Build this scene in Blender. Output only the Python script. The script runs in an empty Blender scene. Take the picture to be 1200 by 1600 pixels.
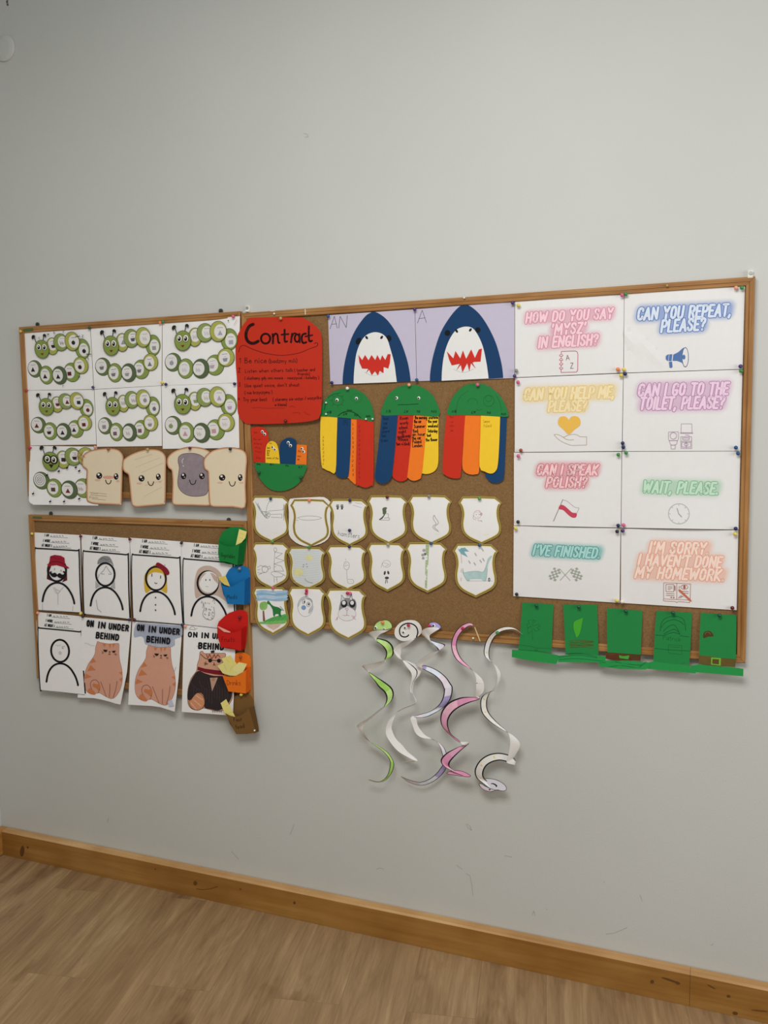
import bpy, bmesh, math, random
from mathutils import Vector, Euler, Matrix
from mathutils.geometry import tessellate_polygon

random.seed(7)
scene = bpy.context.scene
COL = scene.collection

# ------------------------------------------------------------------ camera
FPX = 1375.17                     # focal length in pixels of a 1200x1600 picture
FLOOR = -0.189                    # board datum to floor
CAM_LOC = Vector((1.47445, -2.46418, 1.41505 - FLOOR))
CAM_ROT = Euler((1.474805, 0.014268, 0.384725), 'XYZ')
cam_data = bpy.data.cameras.new('camera')
cam_data.sensor_fit = 'VERTICAL'
cam_data.sensor_height = 36.0
cam_data.sensor_width = 27.0
cam_data.lens = FPX * 36.0 / 1600.0
cam = bpy.data.objects.new('camera', cam_data)
cam.location = CAM_LOC
cam.rotation_euler = CAM_ROT
COL.objects.link(cam)
scene.camera = cam

# ------------------------------------------------------------------ light
world = bpy.data.worlds.new('world')
scene.world = world
world.use_nodes = True
world.node_tree.nodes['Background'].inputs[0].default_value = (0.93, 0.97, 1.0, 1)
world.node_tree.nodes['Background'].inputs[1].default_value = 0.26


def area(name, loc, target, sx, sy, power, col):
    l = bpy.data.lights.new(name, 'AREA')
    l.shape = 'RECTANGLE'
    l.size, l.size_y = sx, sy
    l.energy = power
    l.color = col
    o = bpy.data.objects.new(name, l)
    o.location = loc
    o.rotation_euler = (Vector(target) - Vector(loc)).to_track_quat('-Z', 'Y').to_euler()
    COL.objects.link(o)
    return o


area('ceiling_light', (0.95, -1.95, 3.05), (0.95, -1.3, 0.0), 1.5, 0.9, 52, (1.0, 0.985, 0.96))
area('right_fill_light', (4.0, -1.6, 1.75), (1.2, 0.0, 1.25), 1.9, 1.7, 41, (0.96, 0.985, 1.0))  # soft fill added from the right for the wall gradient; no window there
vs = scene.view_settings
vs.view_transform = 'Standard'
vs.look = 'None'
vs.gamma = 1.0
vs.use_curve_mapping = False
vs.exposure = 0.0

# ------------------------------------------------------------------ mapping
CM = CAM_ROT.to_matrix()


def P(px, py, d=0.0):
    """point on the plane d metres in front of the wall seen at picture point (px, py)"""
    v = CM @ Vector(((px - 600.0) / FPX, -(py - 800.0) / FPX, -1.0))
    t = (-d - CAM_LOC.y) / v.y
    return CAM_LOC + v * t


class Cr:
    """reading frame: an enlarged crop of the picture with origin (ox, oy) and scale s"""
    def __init__(s, ox, oy, sc):
        s.o = (ox, oy, sc)

    def __call__(s, x, y):
        return (s.o[0] + x / s.o[2], s.o[1] + y / s.o[2])


def pts(s, M=None):
    r = []
    for t in s.split():
        a, b = t.split(',')
        r.append((float(a), float(b)))
    return [M(*q) for q in r] if M else r


def ident(x, y):
    return (x, y)


def homog(src, dst):
    """homography taking four src points to four dst points"""
    A = []
    for (x, y), (u, v) in zip(src, dst):
        A.append([x, y, 1, 0, 0, 0, -u * x, -u * y, u])
        A.append([0, 0, 0, x, y, 1, -v * x, -v * y, v])
    n = 8
    for i in range(n):
        p = max(range(i, n), key=lambda k: abs(A[k][i]))
        A[i], A[p] = A[p], A[i]
        for k in range(n):
            if k != i:
                f = A[k][i] / A[i][i]
                for j in range(i, n + 1):
                    A[k][j] -= f * A[i][j]
    h = [A[i][n] / A[i][i] for i in range(n)] + [1.0]

    def M(x, y):
        w = h[6] * x + h[7] * y + h[8]
        return ((h[0] * x + h[1] * y + h[2]) / w, (h[3] * x + h[4] * y + h[5]) / w)
    return M


# ------------------------------------------------------------------ materials
MATS = {}


def lin(c):
    return c / 12.92 if c <= 0.04045 else ((c + 0.055) / 1.055) ** 2.4


def rgb(h):
    return tuple(lin(int(h[i:i + 2], 16) / 255.0) for i in (0, 2, 4))


def mixhex(a, b, t):
    return ''.join('%02x' % round(int(a[i:i + 2], 16) * (1 - t) + int(b[i:i + 2], 16) * t) for i in (0, 2, 4))


def mat(h, rough=0.75, kind='paper'):
    """paper, ink, card: one colour with a faint fibre mottle"""
    key = (h, rough, kind)
    if key in MATS:
        return MATS[key]
    m = bpy.data.materials.new(kind + '_' + h)
    m.use_nodes = True
    nt = m.node_tree
    b = nt.nodes['Principled BSDF']
    b.inputs['Roughness'].default_value = rough
    b.inputs['Specular IOR Level'].default_value = 0.25 if kind != 'plastic' else 0.5
    c = rgb(h)
    tc = nt.nodes.new('ShaderNodeTexCoord')
    nz = nt.nodes.new('ShaderNodeTexNoise')
    nz.inputs['Scale'].default_value = 55.0
    nz.inputs['Detail'].default_value = 3.0
    nt.links.new(tc.outputs['Object'], nz.inputs['Vector'])
    rp = nt.nodes.new('ShaderNodeValToRGB')
    k = 0.012 if kind == 'paper' else (0.09 if kind == 'crayon' else 0.02)
    rp.color_ramp.elements[0].position = 0.3
    rp.color_ramp.elements[1].position = 0.7
    rp.color_ramp.elements[0].color = tuple(x * (1 - k) for x in c) + (1,)
    rp.color_ramp.elements[1].color = tuple(min(1, x * (1 + k)) for x in c) + (1,)
    nt.links.new(nz.outputs['Fac'], rp.inputs[0])
    nt.links.new(rp.outputs[0], b.inputs['Base Color'])
    MATS[key] = m
    return m


def node_mat(name, rough=0.6, spec=0.3):
    m = bpy.data.materials.new(name)
    m.use_nodes = True
    nt = m.node_tree
    b = nt.nodes['Principled BSDF']
    b.inputs['Roughness'].default_value = rough
    b.inputs['Specular IOR Level'].default_value = spec
    return m, nt, b


def ramp(nt, stops):
    r = nt.nodes.new('ShaderNodeValToRGB')
    el = r.color_ramp.elements
    while len(el) < len(stops):
        el.new(0.5)
    for e, (p, h) in zip(el, stops):
        e.position = p
        e.color = rgb(h) + (1,)
    return r


def noise(nt, vec, scale, detail=4, rough=0.55):
    n = nt.nodes.new('ShaderNodeTexNoise')
    n.inputs['Scale'].default_value = scale
    n.inputs['Detail'].default_value = detail
    n.inputs['Roughness'].default_value = rough
    nt.links.new(vec, n.inputs['Vector'])
    return n


def mapping(nt, scale=(1, 1, 1), rot=(0, 0, 0), loc=(0, 0, 0), src='Object'):
    tc = nt.nodes.new('ShaderNodeTexCoord')
    mp = nt.nodes.new('ShaderNodeMapping')
    mp.inputs['Scale'].default_value = scale
    mp.inputs['Rotation'].default_value = rot
    mp.inputs['Location'].default_value = loc
    nt.links.new(tc.outputs[src], mp.inputs['Vector'])
    return mp.outputs[0]


def mixc(nt, mode, fac, a, b):
    n = nt.nodes.new('ShaderNodeMix')
    n.data_type = 'RGBA'
    n.blend_type = mode
    if isinstance(fac, float):
        n.inputs[0].default_value = fac
    else:
        nt.links.new(fac, n.inputs[0])
    for sock, v in ((n.inputs[6], a), (n.inputs[7], b)):
        if isinstance(v, tuple):
            sock.default_value = v
        else:
            nt.links.new(v, sock)
    return n.outputs[2]


def bump(nt, b, h, strength, dist):
    n = nt.nodes.new('ShaderNodeBump')
    n.inputs['Strength'].default_value = strength
    n.inputs['Distance'].default_value = dist
    nt.links.new(h, n.inputs['Height'])
    nt.links.new(n.outputs[0], b.inputs['Normal'])


def wall_material():
    m, nt, b = node_mat('painted_plaster', 0.55, 0.25)
    v = mapping(nt)
    big = noise(nt, v, 1.3, 3)
    r = ramp(nt, [(0.3, 'c7c8c2'), (0.7, 'cccdc8')])
    nt.links.new(big.outputs['Fac'], r.inputs[0])
    nt.links.new(r.outputs[0], b.inputs['Base Color'])
    fine = noise(nt, v, 210, 5, 0.6)
    bump(nt, b, fine.outputs['Fac'], 0.12, 0.003)
    return m


def wood_material(name, stops, axis, rough=0.45, knots=None, fine=90.0):
    """solid varnished wood, grain along axis"""
    m, nt, b = node_mat(name, rough, 0.35)
    sc = [1.0, 1.0, 1.0]
    sc[axis] = 0.045
    v = mapping(nt, tuple(sc))
    g = noise(nt, v, fine, 5, 0.6)
    r = ramp(nt, stops)
    nt.links.new(g.outputs['Fac'], r.inputs[0])
    out = r.outputs[0]
    v2 = mapping(nt, (1, 1, 1))
    lo = noise(nt, v2, 5.0, 2)
    r2 = ramp(nt, [(0.35, 'e8ded2'), (0.65, 'ffffff')])
    nt.links.new(lo.outputs['Fac'], r2.inputs[0])
    out = mixc(nt, 'MULTIPLY', 1.0, out, r2.outputs[0])
    if knots:
        ks = [1.0, 1.0, 1.0]
        ks[axis] = 0.5
        v3 = mapping(nt, tuple(ks))
        vo = nt.nodes.new('ShaderNodeTexVoronoi')
        vo.inputs['Scale'].default_value = knots
        nt.links.new(v3, vo.inputs['Vector'])
        r3 = ramp(nt, [(0.0, '3a2210'), (0.05, '6b4420'), (0.12, 'ffffff')])
        nt.links.new(vo.outputs['Distance'], r3.inputs[0])
        out = mixc(nt, 'MULTIPLY', 0.8, out, r3.outputs[0])
    nt.links.new(out, b.inputs['Base Color'])
    bump(nt, b, g.outputs['Fac'], 0.08, 0.002)
    return m


def cork_material():
    m, nt, b = node_mat('cork', 0.9, 0.15)
    v = mapping(nt)
    a = noise(nt, v, 240, 6, 0.7)
    r = ramp(nt, [(0.25, '735332'), (0.45, '846440'), (0.6, '8e6e48'), (0.8, 'a08058')])
    nt.links.new(a.outputs['Fac'], r.inputs[0])
    vo = nt.nodes.new('ShaderNodeTexVoronoi')
    vo.inputs['Scale'].default_value = 260
    nt.links.new(v, vo.inputs['Vector'])
    r2 = ramp(nt, [(0.0, 'cbbca8'), (0.4, 'ffffff')])
    nt.links.new(vo.outputs['Distance'], r2.inputs[0])
    out = mixc(nt, 'MULTIPLY', 0.5, r.outputs[0], r2.outputs[0])
    nt.links.new(out, b.inputs['Base Color'])
    bump(nt, b, a.outputs['Fac'], 0.3, 0.002)
    return m


def floor_material():
    m, nt, b = node_mat('oak_plank_floor', 0.5, 0.3)
    ang = math.radians(-102.0)
    v = mapping(nt, (1, 1, 1), (0, 0, ang))
    br = nt.nodes.new('ShaderNodeTexBrick')
    br.offset = 0.37
    br.inputs['Scale'].default_value = 1.0
    br.inputs['Brick Width'].default_value = 1.25
    br.inputs['Row Height'].default_value = 0.19
    br.inputs['Mortar Size'].default_value = 0.0007
    br.inputs['Mortar Smooth'].default_value = 0.1
    br.inputs['Bias'].default_value = 0.0
    br.inputs['Color1'].default_value = (0, 0, 0, 1)
    br.inputs['Color2'].default_value = (1, 1, 1, 1)
    br.inputs['Mortar'].default_value = (0.5, 0.5, 0.5, 1)
    nt.links.new(v, br.inputs['Vector'])
    # each plank gets its own offset into the grain
    off = nt.nodes.new('ShaderNodeVectorMath')
    off.operation = 'MULTIPLY_ADD'
    nt.links.new(br.outputs['Color'], off.inputs[0])
    off.inputs[1].default_value = (3.7, 5.1, 2.3)
    nt.links.new(v, off.inputs[2])
    st = nt.nodes.new('ShaderNodeMapping')
    st.inputs['Scale'].default_value = (0.13, 1.0, 1.0)
    nt.links.new(off.outputs[0], st.inputs['Vector'])
    g = noise(nt, st.outputs[0], 13, 8, 0.66)
    g.inputs['Distortion'].default_value = 1.4
    r = ramp(nt, [(0.28, '856a4c'), (0.44, '987b58'), (0.56, 'a38661'), (0.7, 'b3966f')])
    nt.links.new(g.outputs['Fac'], r.inputs[0])
    st2 = nt.nodes.new('ShaderNodeMapping')
    st2.inputs['Scale'].default_value = (0.05, 1.0, 1.0)
    nt.links.new(off.outputs[0], st2.inputs['Vector'])
    f = noise(nt, st2.outputs[0], 120, 4, 0.6)
    r2 = ramp(nt, [(0.3, 'd9cfc4'), (0.6, 'ffffff')])
    nt.links.new(f.outputs['Fac'], r2.inputs[0])
    out = mixc(nt, 'MULTIPLY', 0.55, r.outputs[0], r2.outputs[0])
    # knots and smoky patches
    st3 = nt.nodes.new('ShaderNodeMapping')
    st3.inputs['Scale'].default_value = (0.36, 1.0, 1.0)
    nt.links.new(off.outputs[0], st3.inputs['Vector'])
    k = noise(nt, st3.outputs[0], 4.2, 5, 0.6)
    r3 = ramp(nt, [(0.27, '806a58'), (0.34, 'cabdb0'), (0.42, 'ffffff')])
    nt.links.new(k.outputs['Fac'], r3.inputs[0])
    out = mixc(nt, 'MULTIPLY', 0.9, out, r3.outputs[0])
    r4 = ramp(nt, [(0.0, 'f4f0ea'), (1.0, 'ffffff')])
    nt.links.new(br.outputs['Color'], r4.inputs[0])
    out = mixc(nt, 'MULTIPLY', 1.0, out, r4.outputs[0])
    out = mixc(nt, 'MIX', br.outputs['Fac'], out, rgb('84684a') + (1,))
    nt.links.new(out, b.inputs['Base Color'])
    bump(nt, b, f.outputs['Fac'], 0.05, 0.001)
    return m


# ------------------------------------------------------------------ objects
def tag(o, label=None, cat=None, group=None, kind=None):
    for k, v in (('label', label), ('category', cat), ('group', group), ('kind', kind)):
        if v:
            o[k] = v
    return o


def empty(name, loc, label, cat, group=None):
    o = bpy.data.objects.new(name, None)
    o.empty_display_size = 0.03
    o.location = loc
    COL.objects.link(o)
    return tag(o, label, cat, group)


def obj_from_bm(name, bm, mats, parent=None, loc=None, smooth=False):
    """link a bmesh given in world coordinates; its own origin is loc (or that of its parent)"""
    org = Vector((0, 0, 0))
    p = parent
    while p is not None:
        org += Vector(p.location)
        p = p.parent
    if parent is None and loc is not None:
        org = Vector(loc)
    for v in bm.verts:
        v.co -= org
    me = bpy.data.meshes.new(name)
    bm.to_mesh(me)
    bm.free()
    for m in mats:
        me.materials.append(m)
    if smooth:
        for p_ in me.polygons:
            p_.use_smooth = True
    o = bpy.data.objects.new(name, me)
    if parent is not None:
        o.parent = parent
    else:
        o.location = org
    COL.objects.link(o)
    return o


def bm_box(bm, lo, hi, mi=0):
    x0, y0, z0 = lo
    x1, y1, z1 = hi
    v = [bm.verts.new(q) for q in ((x0, y0, z0), (x1, y0, z0), (x1, y1, z0), (x0, y1, z0),
                                   (x0, y0, z1), (x1, y0, z1), (x1, y1, z1), (x0, y1, z1))]
    for f in ((0, 3, 2, 1), (4, 5, 6, 7), (0, 1, 5, 4), (1, 2, 6, 5), (2, 3, 7, 6), (3, 0, 4, 7)):
        bm.faces.new([v[i] for i in f]).material_index = mi


def box_obj(name, lo, hi, m, parent=None, bevel=0.0, loc=None):
    bm = bmesh.new()
    bm_box(bm, lo, hi)
    if bevel:
        bmesh.ops.bevel(bm, geom=list(bm.edges), offset=bevel, segments=2, affect='EDGES', profile=0.5)
    return obj_from_bm(name, bm, [m], parent, loc)


# ------------------------------------------------------------------ flat art
FONT = {}


def font_mesh(s, off):
    key = (s, off)
    if key in FONT:
        return FONT[key]
    c = bpy.data.curves.new('t', 'FONT')
    c.body = s
    c.size = 1.0
    c.offset = off
    c.resolution_u = 3
    o = bpy.data.objects.new('t', c)
    me = o.to_mesh()
    vs_ = [(v.co.x, v.co.y) for v in me.vertices]
    fs = [tuple(p.vertices) for p in me.polygons]
    o.to_mesh_clear()
    bpy.data.objects.remove(o)
    bpy.data.curves.remove(c)
    FONT[key] = (vs_, fs)
    return FONT[key]


GLY = {
    'a': (.95, '.8,.9 .4,1 .05,.5 .35,0 .75,.3 .8,1 .8,.1 .95,0'), 'b': (.9, '.1,1.8 .1,0 .5,0 .85,.4 .6,.95 .1,.7'),
    'c': (.85, '.8,.85 .45,1 .08,.5 .4,0 .85,.15'), 'd': (.95, '.8,.8 .4,1 .05,.45 .4,0 .8,.3|.8,1.8 .8,0'),
    'e': (.9, '.1,.5 .85,.55 .5,1 .08,.5 .4,0 .85,.15'), 'f': (.65, '.7,1.7 .45,1.75 .35,1.4 .35,0|.05,1 .65,1'),
    'g': (.95, '.8,.85 .4,1 .05,.5 .4,.05 .8,.4|.8,1 .75,-.5 .35,-.7 .05,-.5'), 'h': (.9, '.1,1.8 .1,0|.1,.6 .5,1 .75,.7 .8,0'),
    'i': (.4, '.2,1 .2,.1 .35,0|.2,1.4 .22,1.55'), 'j': (.5, '.35,1 .3,-.6 .05,-.6|.35,1.4 .35,1.55'),
    'k': (.85, '.1,1.8 .1,0|.75,1 .1,.45 .8,0'), 'l': (.4, '.15,1.8 .15,.1 .35,0'),
    'm': (1.25, '.1,1 .1,0|.1,.7 .4,1 .55,.7 .55,0|.55,.7 .9,1 1.05,.7 1.1,0'), 'n': (.9, '.1,1 .1,0|.1,.7 .5,1 .75,.7 .8,0'),
    'o': (.95, '.45,1 .08,.5 .45,0 .85,.5 .45,1'), 'p': (.9, '.1,1 .1,-.7|.1,.8 .5,1 .85,.5 .5,0 .1,.2'),
    'q': (.9, '.8,.85 .4,1 .05,.5 .4,.05 .8,.3|.8,1 .8,-.7'), 'r': (.65, '.1,1 .1,0|.1,.6 .4,1 .65,.9'),
    's': (.8, '.7,.9 .3,1 .15,.7 .65,.35 .5,0 .05,.1'), 't': (.65, '.3,1.6 .3,.1 .6,.05|.02,1.05 .6,1.05'),
    'u': (.9, '.1,1 .15,.1 .5,0 .75,.3 .8,1 .8,0'), 'v': (.85, '.05,1 .4,0 .8,1'), 'w': (1.15, '.05,1 .3,0 .55,.8 .8,0 1.05,1'),
    'x': (.85, '.05,1 .8,0|.8,1 .05,0'), 'y': (.85, '.05,1 .4,.1|.8,1 .3,-.7'), 'z': (.85, '.05,1 .8,1 .05,0 .8,0'),
    'A': (1.2, '0,0 .55,1.8 1.1,0|.2,.65 .95,.7'), 'B': (1, '.1,0 .1,1.75 .7,1.65 .7,1.1 .1,.95 .85,.7 .75,.05 .1,0'),
    'D': (1.1, '.1,0 .1,1.75 .7,1.5 1,.9 .7,.15 .1,0'), 'F': (.9, '.1,0 .1,1.75 .85,1.75|.1,.95 .7,.95'),
    'L': (.9, '.1,1.75 .1,0 .8,0'), 'M': (1.3, '.05,0 .2,1.75 .6,.6 1.05,1.75 1.2,0'), 'N': (1.1, '.1,0 .1,1.75 .95,0 .95,1.75'),
    'T': (1, '.5,1.75 .5,0|0,1.75 1,1.75'), 'U': (1, '.1,1.75 .15,.2 .5,0 .85,.2 .9,1.75'), 'V': (1, '.05,1.75 .45,0 .95,1.75'),
    'S': (.95, '.85,1.5 .45,1.75 .1,1.35 .8,.55 .5,0 .05,.2'), 'Y': (1, '.05,1.75 .5,.9|.95,1.75 .4,0'), 'C': (1, '.9,1.5 .5,1.75 .05,.9 .45,0 .95,.25'),
    'I': (.4, '.2,1.75 .2,0'), 'Z': (1, '.1,1.7 .9,1.7 .1,.05 .95,.05'), 'W': (1.4, '.05,1.75 .35,0 .7,1.3 1.05,0 1.35,1.75'), 'R': (1, '.1,0 .1,1.75 .8,1.5 .7,1 .1,.9 .9,0'),
    'O': (1.2, '.55,1.75 .1,.9 .55,0 1.1,.9 .55,1.75'), 'H': (1.1, '.1,0 .1,1.75|.1,.9 .95,.9|.95,0 .95,1.75'), 'K': (1, '.1,0 .1,1.75|.9,1.75 .1,.8 .95,0'),
    'J': (.7, '.6,1.75 .6,.2 .3,0 .05,.3'), 'P': (1, '.1,0 .1,1.75 .8,1.55 .75,.95 .1,.8'), 'G': (1.1, '.9,1.5 .5,1.75 .05,.9 .45,0 .95,.25 .95,.8 .6,.8'), 'E': (.9, '.85,1.75 .1,1.75 .1,0 .85,0|.1,.9 .7,.9'),
    '1': (.5, '.05,1.3 .35,1.7 .35,0'), '2': (.9, '.1,1.4 .5,1.75 .75,1.3 .1,0 .85,.05'), '3': (.9, '.1,1.6 .7,1.5 .35,.95 .8,.45 .1,0'),
    '4': (.9, '.5,1.75 .05,.6 .85,.6|.6,1 .6,0'), '(': (.5, '.45,1.9 .1,.9 .4,-.4'), ')': (.5, '.05,1.9 .4,.9 .1,-.4'),
    '-': (.8, '.1,.5 .7,.5'), '/': (.6, '.05,-.2 .55,1.8'), ',': (.35, '.2,.1 .05,-.4'), '.': (.35, '.1,0 .2,.08'), "'": (.35, '.2,1.8 .15,1.4'), ' ': (.6, ''),
}


# heavy condensed poster capitals: width, then strokes on a cap height of 1
CAPS = {
    'A': (.54, '.04,0 .27,.96 .50,0|.14,.32 .40,.32'), 'B': (.5, '.06,0 .06,.96 .32,.96 .44,.84 .42,.62 .30,.52 .08,.52|.30,.52 .46,.38 .44,.12 .30,.02 .06,.02'),
    'C': (.46, '.42,.74 .40,.90 .26,.97 .10,.86 .06,.5 .10,.14 .24,.03 .40,.12 .42,.27'), 'D': (.5, '.06,.02 .06,.96 .28,.96 .43,.78 .45,.5 .42,.2 .28,.02 .06,.02'),
    'E': (.42, '.40,.96 .06,.96 .06,.02 .40,.02|.06,.5 .34,.5'), 'F': (.40, '.38,.96 .06,.96 .06,0|.06,.5 .32,.5'),
    'G': (.48, '.42,.76 .40,.90 .26,.97 .10,.86 .06,.5 .10,.14 .24,.03 .40,.10 .43,.42 .27,.42'), 'H': (.5, '.06,0 .06,.98|.44,0 .44,.98|.06,.5 .44,.5'),
    'I': (.16, '.08,0 .08,.98'), 'K': (.5, '.06,0 .06,.98|.45,.96 .09,.46 .46,0'), 'L': (.40, '.06,.98 .06,.02 .37,.02'),
    'M': (.66, '.05,0 .10,.96 .33,.3 .56,.96 .61,0'), 'N': (.52, '.06,0 .06,.96 .46,.04 .46,.98'), 'O': (.50, '.25,.97 .10,.86 .06,.5 .10,.14 .25,.03 .40,.14 .44,.5 .40,.86 .25,.97'),
    'P': (.46, '.06,0 .06,.96 .30,.96 .42,.84 .42,.58 .30,.44 .08,.44'), 'R': (.48, '.06,0 .06,.96 .30,.96 .42,.84 .42,.60 .30,.48 .08,.48|.26,.48 .44,0'),
    'S': (.44, '.39,.76 .36,.92 .22,.97 .08,.88 .07,.68 .20,.55 .34,.42 .39,.26 .34,.08 .20,.02 .08,.10 .05,.26'), 'T': (.46, '.23,0 .23,.96|.02,.96 .44,.96'),
    'U': (.50, '.06,.98 .07,.2 .14,.05 .25,.02 .36,.05 .43,.2 .44,.98'), 'V': (.50, '.04,.98 .25,.04 .46,.98'), 'W': (.70, '.04,.98 .17,.05 .35,.72 .53,.05 .66,.98'),
    'Y': (.50, '.04,.98 .25,.48 .46,.98|.25,.48 .25,0'), 'Z': (.46, '.05,.96 .42,.96 .05,.02 .42,.02'), '?': (.42, '.05,.74 .08,.92 .22,.97 .36,.88 .36,.68 .22,.50 .20,.30|.19,.02 .20,.06'),
    ',': (.16, '.09,.08 .03,-.14'), '.': (.18, '.05,.03 .12,.03 .09,.07'), "'": (.16, '.10,.98 .06,.74'), ' ': (.26, ''),
}


class Art:
    """shapes read off in picture coordinates, stacked in paint order, then laid on a sheet d(px, py) off the wall"""
    def __init__(s):
        s.items = []          # (list of tris as three (x, y) points, layer, material)
        s.layer = 0
        s.base = None

    def nxt(s):
        s.layer += 1

    def _m(s, c):
        return c if not isinstance(c, str) else mat(c)

    def poly(s, p, c, M=None, up=True):
        p = pts(p, M) if isinstance(p, str) else ([M(*q) for q in p] if M else list(p))
        if up:
            s.nxt()
        v = [Vector((x, y, 0)) for x, y in p]
        tr = [tuple((p[i][0], p[i][1]) for i in t) for t in tessellate_polygon([v])]
        s.items.append((tr, s.layer, s._m(c)))
        if s.base is None:
            s.base = p
        return s

    def ell(s, cx, cy, rx, ry, c, M=None, rot=0.0, n=24, up=True):
        cr, sr = math.cos(rot), math.sin(rot)
        p = []
        for k in range(n):
            a = 2 * math.pi * k / n
            x, y = rx * math.cos(a), ry * math.sin(a)
            p.append((cx + x * cr - y * sr, cy + x * sr + y * cr))
        return s.poly(p, c, M, up)

    def line(s, p, w, c, M=None, closed=False, up=True, smooth=0):
        p = pts(p, M) if isinstance(p, str) else ([M(*q) for q in p] if M else list(p))
        if smooth:
            p = catmull(p, smooth, closed)
        if up:
            s.nxt()
        tr = []
        q = p + [p[0]] if closed else p
        h = w / 2.0
        for (x0, y0), (x1, y1) in zip(q, q[1:]):
            dx, dy = x1 - x0, y1 - y0
            L = math.hypot(dx, dy)
            if L < 1e-6:
                continue
            nx, ny = -dy / L * h, dx / L * h
            a, b, c2, d2 = (x0 + nx, y0 + ny), (x1 + nx, y1 + ny), (x1 - nx, y1 - ny), (x0 - nx, y0 - ny)
            tr += [(a, b, c2), (a, c2, d2)]
        if w > 0.9:
            for x, y in q:
                ring = [(x + h * math.cos(k * math.pi / 3), y + h * math.sin(k * math.pi / 3)) for k in range(6)]
                for k in range(1, 5):
                    tr.append((ring[0], ring[k], ring[k + 1]))
        s.items.append((tr, s.layer, s._m(c)))
        return s

    def ring(s, cx, cy, rx, ry, w, c, M=None, a0=0, a1=360, rot=0.0, n=28, up=True):
        p = []
        cr, sr = math.cos(rot), math.sin(rot)
        full = (a1 - a0) >= 360
        for k in range(n if full else n + 1):
            a = math.radians(a0 + (a1 - a0) * k / n)
            x, y = rx * math.cos(a), ry * math.sin(a)
            p.append((cx + x * cr - y * sr, cy + x * sr + y * cr))
        return s.line(p, w, c, M, closed=full, up=up)

    def text(s, t, L, R, h, c, M=None, shear=0.0, off=0.0, up=True):
        """printed capitals: baseline from L to R, cap height h (all in the frame of M)"""
        v0, _ = font_mesh(t, 0.0)
        H, _ = font_mesh('H', 0.0)
        cap = max(y for x, y in H)
        x0, x1 = min(x for x, y in v0), max(x for x, y in v0)
        v, f = font_mesh(t, off)
        dx, dy = R[0] - L[0], R[1] - L[1]
        W = math.hypot(dx, dy)
        ux, uy = dx / W, dy / W
        q = []
        for x, y in v:
            a = (x - x0) / (x1 - x0) * (W - shear * h * 0.0)
            k = y / cap
            px = L[0] + ux * (a + shear * h * k) + uy * h * k
            py = L[1] + uy * (a + shear * h * k) - ux * h * k
            q.append(M(px, py) if M else (px, py))
        if up:
            s.nxt()
        tr = []
        for fc in f:
            for k in range(1, len(fc) - 1):
                tr.append((q[fc[0]], q[fc[k]], q[fc[k + 1]]))
        s.items.append((tr, s.layer, s._m(c)))
        return s

    def caps(s, t, L, R, h, w, c, M=None, shear=0.2, gap=.11):
        """heavy poster capitals drawn with strokes w (fraction of cap height) wide"""
        tot = sum(CAPS[ch][0] + gap for ch in t) - gap
        dx, dy = R[0] - L[0], R[1] - L[1]
        W = math.hypot(dx, dy)
        ux, uy = dx / W, dy / W
        x = 0.0
        o = M(L[0], L[1]) if M else L
        o2 = M(L[0] - uy * h * 0 + 0, L[1] - h) if M else (L[0], L[1] - h)
        wp = math.hypot(o2[0] - o[0], o2[1] - o[1]) * w
        for ch in t:
            wd, st = CAPS[ch]
            for pl in st.split('|'):
                if not pl:
                    continue
                q = []
                for a, b in pts(pl):
                    X = (x + a) / tot * W + shear * h * b
                    p = (L[0] + ux * X + uy * b * h, L[1] + uy * X - ux * b * h)
                    q.append(M(*p) if M else p)
                s.line(q, wp, c, up=False)
            x += wd + gap
        return s

    def hand(s, t, L, R, xh, w, c, M=None, up=True):
        """pen lettering with strokes w wide, x-height xh, baseline from L to R"""
        tot = sum(GLY[ch][0] + 0.12 for ch in t)
        dx, dy = R[0] - L[0], R[1] - L[1]
        W = math.hypot(dx, dy)
        ux, uy = dx / W, dy / W
        if up:
            s.nxt()
        x = 0.0
        for ch in t:
            wd, st = GLY[ch]
            for pl in st.split('|'):
                if not pl:
                    continue
                q = []
                for a, b in pts(pl):
                    X = (x + a) / tot * W
                    Y = b * xh
                    p = (L[0] + ux * X + uy * Y, L[1] + uy * X - ux * Y)
                    q.append(M(*p) if M else p)
                s.line(q, w, c, up=False)
            x += wd + 0.12
        return s

    def build(s, name, d, parent=None, thick=0.0004, cell=0, eps=0.00004, loc=None, back='e4e0dc', box=None):
        """d: depth off the wall, a number or a function of (u, v) over the box of the base outline"""
        xs = [p[0] for p in s.base]
        ys = [p[1] for p in s.base]
        bx = box or (min(xs), max(xs), min(ys), max(ys))
        fd = d if callable(d) else (lambda u, v: d)
        mats = []
        bm = bmesh.new()
        for tr, layer, m in s.items:
            if m not in mats:
                mats.append(m)
            mi = mats.index(m)
            cache = {}
            for t in tr:
                vv = []
                for x, y in t:
                    k = (round(x, 3), round(y, 3))
                    if k not in cache:
                        cache[k] = bm.verts.new((x, layer, y))
                    if cache[k] not in vv:
                        vv.append(cache[k])
                if len(vv) == 3:
                    try:
                        bm.faces.new(vv).material_index = mi
                    except ValueError:
                        pass
        if cell:
            for ax in (0, 2):
                lo, hi = (bx[0], bx[1]) if ax == 0 else (bx[2], bx[3])
                n = max(2, int((hi - lo) / cell))
                for k in range(1, n):
                    co = [0, 0, 0]
                    co[ax] = lo + (hi - lo) * k / n
                    no = [0, 0, 0]
                    no[ax] = 1
                    bmesh.ops.bisect_plane(bm, geom=list(bm.verts) + list(bm.edges) + list(bm.faces), dist=1e-4,
                                           plane_co=co, plane_no=no)
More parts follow.
